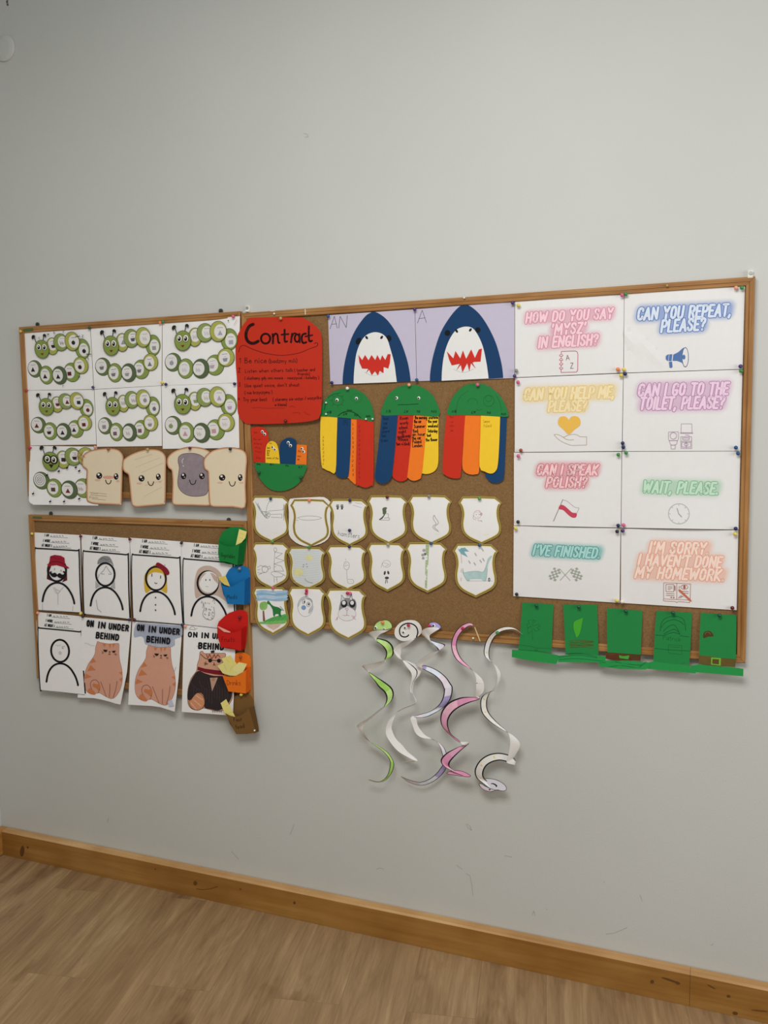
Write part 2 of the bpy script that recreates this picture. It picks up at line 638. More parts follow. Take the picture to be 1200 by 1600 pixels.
        # back of the sheet: the base outline again, a sheet's thickness behind, with rim
        base_faces = [f for f in bm.faces if abs(f.verts[0].co.y - s.items[0][1]) < 0.01 and mats[f.material_index] is s.items[0][2]]
        bmat = s._m(back) if back else s.items[0][2]
        if bmat not in mats:
            mats.append(bmat)
        bi = mats.index(bmat)
        vmap = {}
        backs = set()
        edges = [e for f in base_faces for e in f.edges]
        cnt = {}
        for e in edges:
            cnt[e] = cnt.get(e, 0) + 1
        for f in base_faces:
            for v in f.verts:
                if v not in vmap:
                    vmap[v] = bm.verts.new(v.co)
                    backs.add(vmap[v])
        for f in base_faces:
            nf = bm.faces.new([vmap[v] for v in reversed(f.verts)])
            nf.material_index = bi
        for e, k in cnt.items():
            if k == 1:
                a, b = e.verts
                nf = bm.faces.new((a, b, vmap[b], vmap[a]))
                nf.material_index = s.items[0][2] and mats.index(s.items[0][2])
        for v in bm.verts:
            u = (v.co.x - bx[0]) / (bx[1] - bx[0])
            w = (v.co.z - bx[2]) / (bx[3] - bx[2])
            dd = fd(u, w) + (-thick if v in backs else v.co.y * eps)
            v.co = P(v.co.x, v.co.z, dd)
        if loc is None and parent is None:
            loc = P((bx[0] + bx[1]) / 2, bx[3], fd(0.5, 1.0))
        # faces of the printed side look into the room
        for f in bm.faces:
            f.normal_update()
            isb = all(v in backs for v in f.verts)
            rim = any(v in backs for v in f.verts) and not isb
            if not rim and ((f.normal.y > 0) != isb):
                f.normal_flip()
        return obj_from_bm(name, bm, mats, parent, loc)


def catmull(p, n, closed=False):
    out = []
    N = len(p)
    dim = len(p[0])
    segs = N if closed else N - 1
    for i in range(segs):
        if closed:
            a, b, c, e = p[(i - 1) % N], p[i], p[(i + 1) % N], p[(i + 2) % N]
        else:
            a, b, c, e = p[max(i - 1, 0)], p[i], p[i + 1], p[min(i + 2, N - 1)]
        for k in range(n):
            t = k / n
            out.append(tuple(0.5 * (2 * b[j] + (c[j] - a[j]) * t + (2 * a[j] - 5 * b[j] + 4 * c[j] - e[j]) * t * t
                                    + (3 * b[j] - a[j] - 3 * c[j] + e[j]) * t ** 3) for j in range(dim)))
    if not closed:
        out.append(p[-1])
    return out


def smo(s, M=None, n=4, closed=True):
    return catmull(pts(s, M), n, closed)


def bil(tl, tr, br, bl, curl=None):
    """bilinear depth from the four corners, with an optional extra term"""
    def f(u, v):
        d = (tl * (1 - u) + tr * u) * (1 - v) + (bl * (1 - u) + br * u) * v
        return d + (curl(u, v) if curl else 0.0)
    return f
# ------------------------------------------------------------------ the room
PAPER = 'e8e6e4'
WALL = wall_material()
PINE = wood_material('varnished_pine', [(0.25, '96692f'), (0.5, 'a5773a'), (0.7, 'b28547')], 0, 0.4, fine=45.0)
PINE_Y = wood_material('varnished_pine_side', [(0.25, 'a87838'), (0.5, 'bd8c48'), (0.7, 'cc9a55')], 1, 0.4, knots=2.6, fine=60.0)
FRAME_H = wood_material('board_frame_wood', [(0.25, '8f6436'), (0.5, 'a97b47'), (0.75, 'bd8f58')], 0, 0.45, fine=150.0)
FRAME_V = wood_material('board_frame_wood_upright', [(0.25, '8f6436'), (0.5, 'a97b47'), (0.75, 'bd8f58')], 2, 0.45, fine=150.0)
CORK = cork_material()
XL = -1.139                       # face of the left wall

bm = bmesh.new()
bm_box(bm, (XL - 0.12, 0.0, 0.0), (4.2, 0.12, 3.3))
# old pencil scuffs and dents on the plaster
wa = Art()
SC = [((400, 1250, 3), '178,115 170,138 160,160'), ((400, 1250, 3), '985,112 992,128 1010,142 1005,125 990,112'),
      ((400, 1250, 3), '985,345 1003,355 1012,400 1017,450'), ((400, 1250, 3), '565,325 580,318 600,325'),
      ((400, 1250, 3), '1165,262 1180,263 1200,268'), ((400, 1250, 3), '940,305 968,325'),
      ((800, 1250, 3), '600,445 606,460 610,475'), ((800, 1250, 3), '430,382 432,388'), ((800, 1250, 3), '930,682 945,675'),
      ((800, 1250, 3), '95,540 102,520 108,542'), ((800, 1250, 3), '160,510 166,514'), ((800, 1250, 3), '440,628 480,624 540,598'),
      ((0, 1250, 3), '500,105 510,85'), ((0, 1250, 3), '1085,240 1120,280'), ((460, 190, 1), '14,18 20,20 22,24 16,24')]
for cr, p in SC:
    wa.line(pts(p, Cr(*cr)), 0.85, mat('b0b1ac'), up=False)
wa.line(pts('12,-6 11,3 12,8'), 3.0, mat('8d8479'))
wa.base = pts('0,0 1,0 1,1')
for tr, layer, m in wa.items:
    for t in tr:
        f = bm.faces.new([bm.verts.new(P(x, y, 0.0003)) for x, y in t])
        f.material_index = 1 if m is mat('b0b1ac') else 2
        f.normal_update()
        if f.normal.y > 0:
            f.normal_flip()
tag(obj_from_bm('wall_back', bm, [WALL, mat('b0b1ac'), mat('8d8479')]), kind='structure')
tag(box_obj('wall_left', (XL - 0.12, -4.6, 0.0), (XL, -0.0005, 3.3), WALL), kind='structure')
tag(box_obj('floor', (XL - 0.12, -4.6, -0.1), (4.2, -0.0005, 0.0), floor_material()), kind='structure')

# skirting boards: top edge rounded over, butt joint on the right
SK_H, SK_T = 0.0968, 0.0345


def skirting(bm, x0, x1):
    prof = [(-0.0016, 0.0005), (-SK_T, 0.0005), (-SK_T, SK_H - 0.005), (-SK_T + 0.003, SK_H - 0.0012), (-SK_T + 0.005, SK_H), (-0.0016, SK_H - .0005)]
    a = [bm.verts.new((x0, y - 0.0005, z)) for y, z in prof]
    b = [bm.verts.new((x1, y - 0.0005, z)) for y, z in prof]
    n = len(prof)
    for i in range(n):
        j = (i + 1) % n
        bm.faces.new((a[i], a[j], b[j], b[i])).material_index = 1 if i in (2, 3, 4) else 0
    bm.faces.new(a)
    bm.faces.new(list(reversed(b)))


joint = P(1078, 1540, SK_T).x
bm = bmesh.new()
skirting(bm, XL + 0.0365, joint - 0.0004)
skirting(bm, joint + 0.0004, 4.2)
kn = Art()                        # knots, nail heads and dents in the pine
for cr, x, y, rx, ry, ro in (((0, 1250, 3), 130, 222, 5, 5, 0), ((0, 1250, 3), 104, 240, 10, 26, .1), ((0, 1250, 3), 915, 390, 9, 11, 0), ((0, 1250, 3), 728, 324, 4, 3, 0), ((0, 1250, 3), 1127, 418, 4, 4, 0),
                             ((400, 1250, 3), 180, 482, 6, 7, 0), ((800, 1250, 3), 657, 852, 9, 9, 0), ((800, 1250, 3), 745, 846, 48, 5, .32), ((800, 1250, 3), 776, 858, 12, 7, .3),
                             ((800, 1250, 3), 1015, 920, 9, 7, .2), ((800, 1250, 3), 1046, 1000, 13, 8, .2), ((800, 1250, 3), 1160, 988, 40, 3, .1), ((800, 1250, 3), 935, 876, 22, 3, .5)):
    kn.ell(x, y, rx, ry, '684520', Cr(*cr), ro, 14)
kn.line(catmull(pts('920,415 950,420 990,415 1022,404', Cr(0, 1250, 3)), 3), .9, '74501f')
for tr, layer, m in kn.items:
    for t in tr:
        f = bm.faces.new([bm.verts.new(P(x, y, SK_T + 0.0008 + layer * .00002)) for x, y in t])
        f.material_index = 2
        f.normal_update()
        if f.normal.y > 0:
            f.normal_flip()
PINE_TOP = wood_material('worn_lit_pine_edge', [(0.3, 'b88c54'), (0.5, 'c79c66'), (0.7, 'd6b080')], 0, 0.5, fine=40.0)  # paler top: worn varnish, and light from above put into the colour
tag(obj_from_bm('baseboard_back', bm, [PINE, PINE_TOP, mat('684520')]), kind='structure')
tag(box_obj('baseboard_left', (XL + 0.0005, -4.6, 0.0005), (XL + 0.036, -0.001, SK_H), PINE_Y, bevel=0.004), kind='structure')

# round blank cover plate, top left
c0 = P(8, 76, 0)
ce = P(23.5, 76, 0)
bm = bmesh.new()
R0 = (ce - c0).length * 0.98
prof = [(R0, 0.0), (R0, 0.0055), (R0 * 0.96, 0.007), (R0 * 0.5, 0.0078), (0.0006, 0.008)]
rings = []
for r_, d_ in prof:
    rings.append([bm.verts.new(c0 + Vector((r_ * math.cos(a * math.pi / 20), -d_ - 0.0004, r_ * math.sin(a * math.pi / 20)))) for a in range(40)])
for a_, b_ in zip(rings, rings[1:]):
    for k in range(40):
        bm.faces.new((a_[k], a_[(k + 1) % 40], b_[(k + 1) % 40], b_[k]))
bm.faces.new(rings[-1])
bmesh.ops.recalc_face_normals(bm, faces=list(bm.faces))
o = obj_from_bm('cover_plate', bm, [WALL], None, c0, smooth=True)
tag(o, 'round blank cover plate painted like the wall, high up at the left', 'cover plate')

# ------------------------------------------------------------------ cork boards
FD, CD = 0.018, 0.010             # depth of the frame face and of the cork face


def board(name, x0, x1, z0, z1, label, cat, fw=0.0215):
    root = empty(name, (x0, -0.0, z0), label, cat, 'cork boards')
    box_obj('cork_panel', (x0 + 0.004, -CD, z0 + 0.004), (x1 - 0.004, -0.001, z1 - 0.004), CORK, root)

    def rail(a, b, c, d, m, horizontal):
        bm = bmesh.new()
        # mitred rail with a shallow groove down the middle of its face
        A, B, Cc, D = [Vector(q) for q in (a, b, c, d)]   # outer start, outer end, inner end, inner start
        fr = [(0.0, FD - 0.002), (0.10, FD), (0.52, FD), (0.57, FD - 0.0018), (0.63, FD - 0.0018), (0.68, FD - 0.0006), (0.93, FD - 0.0008), (1.0, FD - 0.0025)]
        r0 = [bm.verts.new((A.x + (D.x - A.x) * t, -y, A.y + (D.y - A.y) * t)) for t, y in fr]
        r1 = [bm.verts.new((B.x + (Cc.x - B.x) * t, -y, B.y + (Cc.y - B.y) * t)) for t, y in fr]
        k0 = [bm.verts.new((q.x, -0.0008, q.y)) for q in (A, D)]
        k1 = [bm.verts.new((q.x, -0.0008, q.y)) for q in (B, Cc)]
        for i in range(len(fr) - 1):
            bm.faces.new((r0[i], r0[i + 1], r1[i + 1], r1[i]))
        bm.faces.new((r0[0], r1[0], k1[0], k0[0]))
        bm.faces.new((r0[-1], k0[1], k1[1], r1[-1]))
        bm.faces.new((k0[0], k1[0], k1[1], k0[1]))
        bm.faces.new(list(reversed(r0)) + [k0[0], k0[1]])
        bm.faces.new(r1 + [k1[1], k1[0]])
        bmesh.ops.recalc_face_normals(bm, faces=list(bm.faces))
        obj_from_bm('frame_rail', bm, [m], root)
    g = 0.0003
    rail((x0 + g, z1), (x1 - g, z1), (x1 - fw - g, z1 - fw), (x0 + fw + g, z1 - fw), FRAME_H, True)
    rail((x0 + g, z0), (x1 - g, z0), (x1 - fw - g, z0 + fw), (x0 + fw + g, z0 + fw), FRAME_H, True)
    rail((x0, z0 + g), (x0, z1 - g), (x0 + fw, z1 - fw - g), (x0 + fw, z0 + fw + g), FRAME_V, False)
    rail((x1, z0 + g), (x1, z1 - g), (x1 - fw, z1 - fw - g), (x1 - fw, z0 + fw + g), FRAME_V, False)
    return root


Z = -FLOOR
MAIN = board('cork_board', 0.0025, 1.4965, 0.7855 + Z, 1.7795 + Z, 'largest cork board in a wooden frame, on the right, full of classroom papers', 'cork board')
UPB = board('cork_board', -0.905, -0.0015, 1.186 + Z, 1.786 + Z, 'upper cork board on the left in a wooden frame with green caterpillar sheets', 'cork board')
LOB = board('cork_board', -0.908, 0.000, 0.515 + Z, 1.119 + Z, 'lower cork board on the left in a wooden frame with portrait and cat sheets', 'cork board')

STEEL, nt_, b_ = node_mat('brushed_steel', 0.35, 0.5)
b_.inputs['Metallic'].default_value = 0.9
b_.inputs['Base Color'].default_value = (0.5, 0.5, 0.48, 1)
DARKM = mat('3a3d38', 0.5, 'plastic')
WHITEP = mat('e8e6da', 0.45, 'plastic')


def disc_y(bm, c, r, d0, d1, n=16, mi=0):
    a = [bm.verts.new((c.x + r * math.cos(2 * math.pi * k / n), -d0, c.z + r * math.sin(2 * math.pi * k / n))) for k in range(n)]
    b = [bm.verts.new((c.x + r * math.cos(2 * math.pi * k / n), -d1, c.z + r * math.sin(2 * math.pi * k / n))) for k in range(n)]
    for k in range(n):
        bm.faces.new((a[k], a[(k + 1) % n], b[(k + 1) % n], b[k])).material_index = mi
    bm.faces.new(list(reversed(a))).material_index = mi
    bm.faces.new(b).material_index = mi


for root, spots in ((UPB, ((58.5, 505.5), (345, 484.5))), (LOB, ((79.5, 801), (357.5, 811)))):
    for x, y in spots:                          # grey hanger tabs that peep over the top rail
        c = P(x, y + 1.5, 0.003)
        bm = bmesh.new()
        disc_y(bm, c, 0.0075, 0.0012, 0.0045)
        disc_y(bm, c + Vector((0, 0, 0.0015)), 0.003, 0.0045, 0.0075)
        bm_box(bm, (c.x - 0.0055, -0.004, c.z - 0.012), (c.x + 0.0055, -0.0014, c.z))
        bmesh.ops.recalc_face_normals(bm, faces=list(bm.faces))
        obj_from_bm('hanger', bm, [DARKM], root)
for root, (x, y) in ((MAIN, (386.5, 481.5)), (MAIN, (1172.5, 427))):   # white mirror clips with a screw
    c = P(x, y, 0.008)
    bm = bmesh.new()
    bm_box(bm, (c.x - 0.006, -0.0095, c.z - 0.011), (c.x + 0.006, -0.0012, c.z + 0.007), 0)
    disc_y(bm, c + Vector((0.001, 0, 0.0005)), 0.0045, 0.0095, 0.0125, 12, 1)
    bm_box(bm, (c.x - 0.006, -0.019, c.z - 0.0125), (c.x + 0.006, -0.0012, c.z - 0.0105), 0)
    bmesh.ops.recalc_face_normals(bm, faces=list(bm.faces))
    obj_from_bm('mounting_clip', bm, [WHITEP, STEEL], root)
for root, s in ((UPB, '36.5,514 51,512.6 51.5,516.8 37,518.2'), (LOB, '51,806.9 65.5,807.6 65.3,810.2 50.6,809.6')):
    a = Art()
    a.poly(s, '4f6a3c')
    a.build('green_sticker', FD + 0.0006, root, thick=0.0003, back=None)
a = Art()
a.poly('476,483.2 477.6,483.1 478,491.4 476.4,491.6', 'd9cfbd')
a.build('frame_joint', FD + 0.0006, MAIN, thick=0.0003, back=None)
a = Art()
a.poly('421,485.6 424,485 430,485 429,486.2 423,486.6', 'd8d0c4')
a.build('paint_scuff', FD + 0.0006, MAIN, thick=0.0003, back=None)
a = Art()
a.poly('877,452.6 886,451.3 899,450.8 914,449.8 915,450.8 898,451.9 884,452.8', 'd8d0c4')
a.build('paint_scuff', FD + 0.0006, MAIN, thick=0.0003, back=None)
# ------------------------------------------------------------------ eight phrase posters
def stadium(L, R, h, sh, m):
    """rounded slanted band round a line of capitals, margin m"""
    dx, dy = R[0] - L[0], R[1] - L[1]
    W = math.hypot(dx, dy)
    ux, uy = dx / W, dy / W
    hh = h / 2 + m
    hw = W / 2 + m
    rr = min(hh, h * 0.35 + m * 0.8)
    cx, cy = W / 2, h / 2
    out = []
    for qx, qy, a0 in ((1, 1, 0), (-1, 1, 90), (-1, -1, 180), (1, -1, 270)):
        for k in range(6):
            a = math.radians(a0 + 90 * k / 5)
            x = cx + qx * (hw - rr) + rr * math.cos(a)
            y = cy + qy * (hh - rr) + rr * math.sin(a)
            x += sh * y
            out.append((L[0] + ux * x + uy * y, L[1] + uy * x - ux * y))
    return out


def neon(a, lines, fill, line, glow, M, paper=PAPER, strength=0.62, spread=0.55):
    N = 9
    for k in range(N):
        t = (k + 1) / N
        col = mixhex(paper, glow, strength * .72 * t ** 1.5)
        a.nxt()
        for txt, L, R, h in lines:
            a.poly(stadium(L, R, h, 0.2, h * spread * (1 - t) + h * 0.02), mat(col), M, up=False)
    a.nxt()
    for txt, L, R, h in lines:
        a.caps(txt, L, R, h, .34, mat(line), M)
    a.nxt()
    for txt, L, R, h in lines:
        a.caps(txt, L, R, h, .205, mat(fill), M)


Q1 = Cr(790, 440, 6)
Q2 = Cr(960, 420, 5.217)
Q3 = Cr(790, 620, 6)
Q4 = Cr(960, 620, 5.4545)
Q5 = Cr(790, 790, 5.714)
Q6 = Cr(960, 790, 5.4545)


def poster(corners, lines, fill, line, glow, M, icon, label, curl, strength=0.62):
    a = Art()
    a.poly(corners, PAPER)
    neon(a, lines, fill, line, glow, M, strength=strength)
    icon(a)
    o = a.build('poster', bil(0.0125, 0.0125, 0.0135, 0.0135, curl), cell=14)
    tag(o, label, 'poster', 'phrase posters on the main board')


def ic_notebook(a):
    c = 'c5506c'
    a.line('522,655 655,650 672,660 678,680 676,830 665,848 520,852 522,655', 0.9, c, Q1)
    for y in (692, 732, 772, 812):
        a.ell(521, y, 18, 11, c, Q1)
        a.ell(521, y, 12, 6, PAPER, Q1)
    a.hand('A', (568, 738), (606, 735), 27, 0.7, mat('8a4c5e'), Q1)
    a.hand('Z', (605, 816), (643, 814), 31, 0.7, mat('8a4c5e'), Q1)


def ic_megaphone(a):
    c = '5878ae'
    a.poly('480,700 520,680 560,645 585,640 600,680 604,720 596,770 575,800 550,765 510,750 474,750', c, Q2)
    a.ell(578, 721, 28, 82, '5b6f92', Q2)
    a.ell(578, 721, 23, 75, PAPER, Q2)
    a.ell(566, 720, 13, 20, c, Q2)
    a.poly('438,698 472,696 466,752 434,750 420,740 418,718 424,706', c, Q2)
    a.line('446,698 440,750', 0.5, PAPER, Q2)
    a.poly('444,758 470,756 474,800 464,808 450,806', c, Q2)


def ic_heart(a):
    a.poly(smo('592,352 540,305 500,270 490,235 505,195 540,182 575,192 592,215 612,190 650,180 688,195 703,232 695,270 650,305', Q3, 4), 'edbd55')
    a.line(smo('455,355 480,352 510,362 545,378 580,362 630,352 670,356 695,372 725,375', Q3, 3, False), 0.6, 'b39a78')
    a.line('725,375 760,375 760,452 650,455', 0.6, 'b39a78', Q3)
    a.line(smo('455,355 480,385 520,415 570,440 620,455 660,455', Q3, 3, False), 0.6, 'b39a78')
    a.line(smo('540,378 570,398 600,404 640,402', Q3, 3, False), 0.6, 'b39a78')


def ic_toilet(a):
    c = 'b093ac'
    w = 0.7
    for s in ('570,230 660,230 662,305 568,305 570,230', '560,306 668,306 668,312 560,312', '462,300 545,298 548,350 540,372 466,372 460,350 462,300',
              '466,374 538,374 530,405 505,412 480,408 466,374', '482,412 520,412 518,445 484,445 482,412',
              '566,340 658,340 660,440 568,440 566,340', '566,378 660,378', '575,388 650,388 650,428 575,428 575,388', '612,380 612,440', '580,350 640,350 636,366 584,366 580,350', '605,325 630,325 640,338'):
        a.line(s, w, c, Q4)
    a.ring(503, 332, 28, 28, w, c, Q4)
    a.ring(612, 405, 16, 12, w, c, Q4)


def ic_flag(a):
    a.line('537,962 448,1168', 0.9, '8b7f7c', Q3)
    a.poly(smo('512,1015 545,1018 585,1050 625,1085 667,1092 658,1130 620,1130 580,1100 540,1062 497,1050', Q3, 3), 'c8485a')
    a.line(smo('535,968 570,975 610,1005 650,1035 690,1042', Q3, 3, False), 0.5, 'a39a9a')
    a.line('690,1042 667,1092', 0.5, 'a39a9a', Q3)


def ic_clock(a):
    c = 'a9adac'
    a.ring(550, 997, 89, 86, 0.8, c, Q4, n=40)
    for k in range(8):
        t = k * math.pi / 4
        a.line([(550 + 72 * math.cos(t), 997 + 70 * math.sin(t)), (550 + 82 * math.cos(t), 997 + 80 * math.sin(t))], 0.8, c, Q4)
    a.line('534,948 548,996 575,1025', 0.9, '8f9494', Q4)


def ic_checker(a):
    c = 'a3aa9b'
    a.line('480,562 578,670', 0.8, c, Q5)
    a.line('590,558 486,668', 0.8, c, Q5)
    for o, ux, uy, vx, vy in (((432, 552), 20, 7, -13, 17), ((640, 552), -20, 7, 13, 17)):
        for i in range(4):
            for j in range(6):
                if (i + j) % 2 == 0:
                    x, y = o[0] + ux * i * .9 + vx * j * .75, o[1] + uy * i * .9 + vy * j * .95
                    a.poly([(x, y), (x + ux * .9, y + uy * .9), (x + ux * .9 + vx * .75, y + uy * .9 + vy * .95), (x + vx * .75, y + vy * .95)], mat(c), Q5)


def ic_book(a):
    c = 'b06a55'
    for s in ('420,658 532,662 532,800 420,795 420,658', '532,662 650,668 646,805 532,800', '416,798 420,812 520,818 530,826 545,818 640,826 648,808',
              '440,672 508,674 506,735 440,732 440,672', '455,690 495,692', '455,702 495,704', '455,714 478,715', '440,748 512,752', '440,764 512,768',
              '548,690 560,690', '548,700 560,701', '560,728 632,732', '590,745 632,748', '545,790 565,768 590,775', '560,788 580,772'):
        a.line(s, 0.7, c, Q6)
    a.ring(597, 694, 30, 18, 0.6, c, Q6)
    a.ell(597, 694, 9, 15, 'bb5a4a', Q6)
    a.poly('512,682 520,684 520,726 512,724', c, Q6)
    a.ell(485, 782, 6, 6, c, Q6)
    a.ell(506, 784, 6, 6, c, Q6)
    a.poly('545,712 562,715 650,800 662,818 642,812 548,728', 'cd6e50', Q6)


poster('804.7,470 975,459.3 974,582.3 804.7,589.6', [("HOW DO YOU SAY", (185, 388), (1000, 343), 96), ("'MYSZ'", (425, 500), (745, 480), 100), ("IN ENGLISH?", (303, 622), (860, 592), 100)],
       'f8d3db', 'd58ba0', 'd7829d', Q1, ic_notebook, 'white poster with pink glowing letters and a drawing of a lettered notebook', lambda u, v: .003 * math.sin(math.pi * v) * math.sin(math.pi * u), 0.7)
poster('975.6,459 1164,446.8 1160.3,576.4 974.8,582.4', [("CAN YOU REPEAT,", (183, 418), (945, 382), 98), ("PLEASE?", (376, 517), (735, 497), 98)],
       'dbe5f3', '5f7db8', '5b7cc0', Q2, ic_megaphone, 'white poster with blue glowing letters asking to repeat, blue megaphone drawing below', lambda u, v: .003 * math.sin(math.pi * v) * math.sin(math.pi * u) + .005 * max(0, 1 - abs((u + (1 - v)) - .45) * 9) * max(0, .5 - u), 0.78)
poster('804.6,590.6 973.7,583.6 971.6,704.8 804.3,706.4', [("CAN YOU HELP ME,", (168, 1112), (1012, 1086), 108), ("PLEASE?", (396, 1218), (752, 1210), 98)],
       'f4e2b4', 'e3c47c', 'e8bf5e', Q1, ic_heart, 'white poster with yellow glowing letters asking for help, yellow heart above an open hand', lambda u, v: .003 * math.sin(math.pi * v) * math.sin(math.pi * u), 0.62)
poster('974.5,583.4 1160.2,577.4 1157,704.5 972.5,705', [("CAN I GO TO THE", (188, 1038), (922, 1022), 98), ("TOILET, PLEASE?", (203, 1146), (888, 1136), 98)],
       'f0d2e6', 'b98aac', 'c287b4', Q2, ic_toilet, 'white poster with mauve glowing letters asking for the toilet, toilet and washstand drawing below', lambda u, v: .003 * math.sin(math.pi * v) * math.sin(math.pi * u), 0.66)
poster('803,707.4 971.2,706 970,824.4 803,820.8', [("CAN I SPEAK", (288, 732), (858, 732), 98), ("POLISH?", (376, 848), (752, 848), 96)],
       'f8d0d2', 'cf7079', 'd66a78', Q3, ic_flag, 'white poster with red glowing letters asking to speak Polish, white and red flag below', lambda u, v: .004 * math.sin(math.pi * u) * v, 0.72)
poster('972,705.8 1157,705.3 1154,827.4 970.8,824.6', [("WAIT, PLEASE.", (238, 814), (880, 830), 98)],
       'c6e6cb', '84b595', '86c092', Q4, ic_clock, 'white poster with pale green glowing letters asking to wait, grey clock drawing below', lambda u, v: .007 * math.sin(math.pi * u) * v * v, 0.66)
poster('802.8,821.6 969.6,825.6 968.2,942 802,931.4', [("I'VE FINISHED.", (238, 440), (838, 470), 92)],
       'aedcd6', '4a938f', '4fa29c', Q5, ic_checker, 'white poster with teal glowing letters saying the work is finished, crossed chequered flags below', lambda u, v: .003 * math.sin(math.pi * v) * math.sin(math.pi * u), 0.78)
poster('970.6,826 1153.8,828.4 1151,953.5 970,942', [("I'M SORRY.", (290, 402), (800, 414), 96), ("I HAVEN'T DONE", (196, 508), (905, 530), 96), ("MY HOMEWORK.", (172, 612), (930, 642), 96)],
       'fbe0d2', 'e8a68d', 'ee9f80', Q6, ic_book, 'white poster with orange glowing letters about missing homework, open book and pencil below', lambda u, v: .003 * math.sin(math.pi * v) * math.sin(math.pi * u), 0.66)

# ------------------------------------------------------------------ shark posters
LAV = 'c6bfd2'
NAVY = '143c66'


def shark(corners, M, word, body, belly, mouth, eyes, nostrils, label):
    cs = pts(corners)
    cx, cy = sum(p[0] for p in cs) / 4, max(p[1] for p in cs)
    root = empty('shark_poster', P(cx, cy, 0.0125), label, 'poster', 'shark posters under the top rail')
    wav = lambda d: (lambda u, v: d + 0.0025 * v * math.sin(math.pi * u))
    xs = [p[0] for p in cs]
    ys = [p[1] for p in cs]
    box = (min(xs), max(xs), min(ys), max(ys))
    a = Art()
    a.poly(cs, LAV)
    word(a)
    a.build('background_sheet', wav(0.0125), root, cell=14, box=box)
    a = Art()
    a.poly(body_curve(body, M), NAVY)
    for x, y, rx, ry, ro in eyes:
        a.ell(x, y, rx, ry, '0e1116', M, ro)
    a.build('shark_body', wav(0.0133), root, cell=14, box=box, back=None)
    a = Art()
    a.poly(body_curve(belly, M), 'e8e7e4')
    for x, y, ro in nostrils:
        a.ell(x, y, 11, 18, '1b1b1d', M, ro)
    a.line([M(*q) for q in mouth_line(mouth)], 0.5, 'b8b5b2')
    a.build('belly', wav(0.0141), root, cell=14, box=box, back=None)
    a = Art()
    a.poly(mouth, 'cf2f22', M)
    a.build('mouth', wav(0.0149), root, cell=14, box=box, back=None)


def body_curve(s, M):
    """smooth arch, straight along the bottom edge"""
    return catmull(pts(s, M), 4, False)


def mouth_line(mouth):
    m = pts(mouth)
    x0, x1 = min(p[0] for p in m) + 60, max(p[0] for p in m) - 80
    y = max(p[1] for p in m)
    return [(x0 + (x1 - x0) * k / 8, y - 30 + 32 * math.sin(math.pi * k / 8)) for k in range(9)]


K1 = Cr(500, 460, 6)
K2 = Cr(640, 460, 6)


def w_an(a):
    k = mat('5b5a66')
    a.line('93,325 135,205 162,318', .8, k, K1)
    a.line('110,280 158,275', .8, k, K1)
    a.line('176,318 188,205 246,312 256,196', .8, k, K1)


def w_a(a):
    k = mat('5b5a66')
    a.line('74,270 118,148 158,266', .8, k, K2)
    a.line('85,226 148,220', .8, k, K2)


shark('512.5,492.5 648,483.2 650.8,595.6 516.2,601', K1, w_an,
      '212,841 215,760 235,620 280,450 340,320 420,210 470,174 505,163 550,178 620,230 690,320 760,450 815,610 840,730 850,815',
      '315,836 320,720 340,560 380,450 430,385 490,358 540,356 590,375 630,420 660,510 695,640 712,760 720,821',
      '360,565 395,615 423,568 455,618 483,568 518,615 538,568 565,618 583,570 612,615 635,560 662,560 655,640 640,695 597,680 595,738 560,715 543,760 515,720 485,757 460,705 432,738 452,697 395,695 370,640',
      ((360, 438, 24, 34, .5), (645, 412, 24, 30, -.2)), ((437, 405, -.6), (578, 403, .6)),
      'blue paper shark poster lettered AN, left of the two sharks')
shark('648.6,483.1 804,471 804,590.8 651.4,595.6', K2, w_a,
      '190,817 195,720 225,560 290,360 380,210 460,120 515,95 575,115 660,190 740,310 810,460 855,620 872,720 877,783',
      '300,810 305,700 325,560 370,430 430,340 490,308 550,303 600,325 650,400 690,500 720,640 735,740 740,788',
      '350,535 410,600 430,530 475,600 500,525 530,605 578,515 612,595 650,515 678,508 665,630 605,632 590,640 620,695 575,645 560,720 540,645 495,730 480,660 440,710 470,650 395,665 370,610',
      ((355, 362, 27, 28, .4), (640, 334, 25, 26, -.2)), ((441, 344, -.6), (570, 333, .6)),
      'blue paper shark poster lettered A, beside the pink lettered poster')

# ------------------------------------------------------------------ the red contract
K = Cr(360, 470, 6)
a = Art()
RED = 'c52f18'
INK = mat('3a0d0c')
a.poly(smo('200,158 600,155 690,163 790,230 850,310 860,500 858,800 853,1000 835,1090 800,1115 700,1135 500,1150 180,1155 120,1130 80,1080 66,1000 62,760 50,600 48,420 60,340 110,240 160,180', K, 3), RED)
a.line(smo('215,220 178,238 150,290 148,345 170,385 215,400 262,378', K, 3, False), 5.0, INK)
a.ring(330, 355, 43, 46, 3.4, INK, K)
a.line(smo('398,400 400,350 396,312', K, 2, False), 3.4, INK, up=False)
a.line(smo('400,340 420,308 440,318 446,360 450,392 462,394', K, 3, False), 3.0, INK, up=False)
a.line(smo('508,270 508,330 510,382 532,380', K, 3, False), 3.2, INK, up=False)
a.line('480,318 545,312', 3.0, INK, K, up=False)
a.line('568,390 578,308', 3.2, INK, K, up=False)
a.line(smo('576,340 592,308 612,305', K, 3, False), 2.6, INK, up=False)
a.ring(625, 350, 22, 36, 3.0, INK, K, up=False)
a.line('648,310 650,390', 3.0, INK, K, up=False)
a.line(smo('708,308 680,315 668,350 680,395 712,388', K, 3, False), 3.2, INK, up=False)
a.line(smo('736,240 734,320 740,378 765,374', K, 3, False), 3.2, INK, up=False)
a.line('702,335 768,322', 2.8, INK, K, up=False)
a.line(smo('78,480 92,435 128,418 200,450 320,490 480,512 640,490 740,450 805,428 820,405 805,393 785,402', K, 4, False), 1.0, mat('5a120e'))
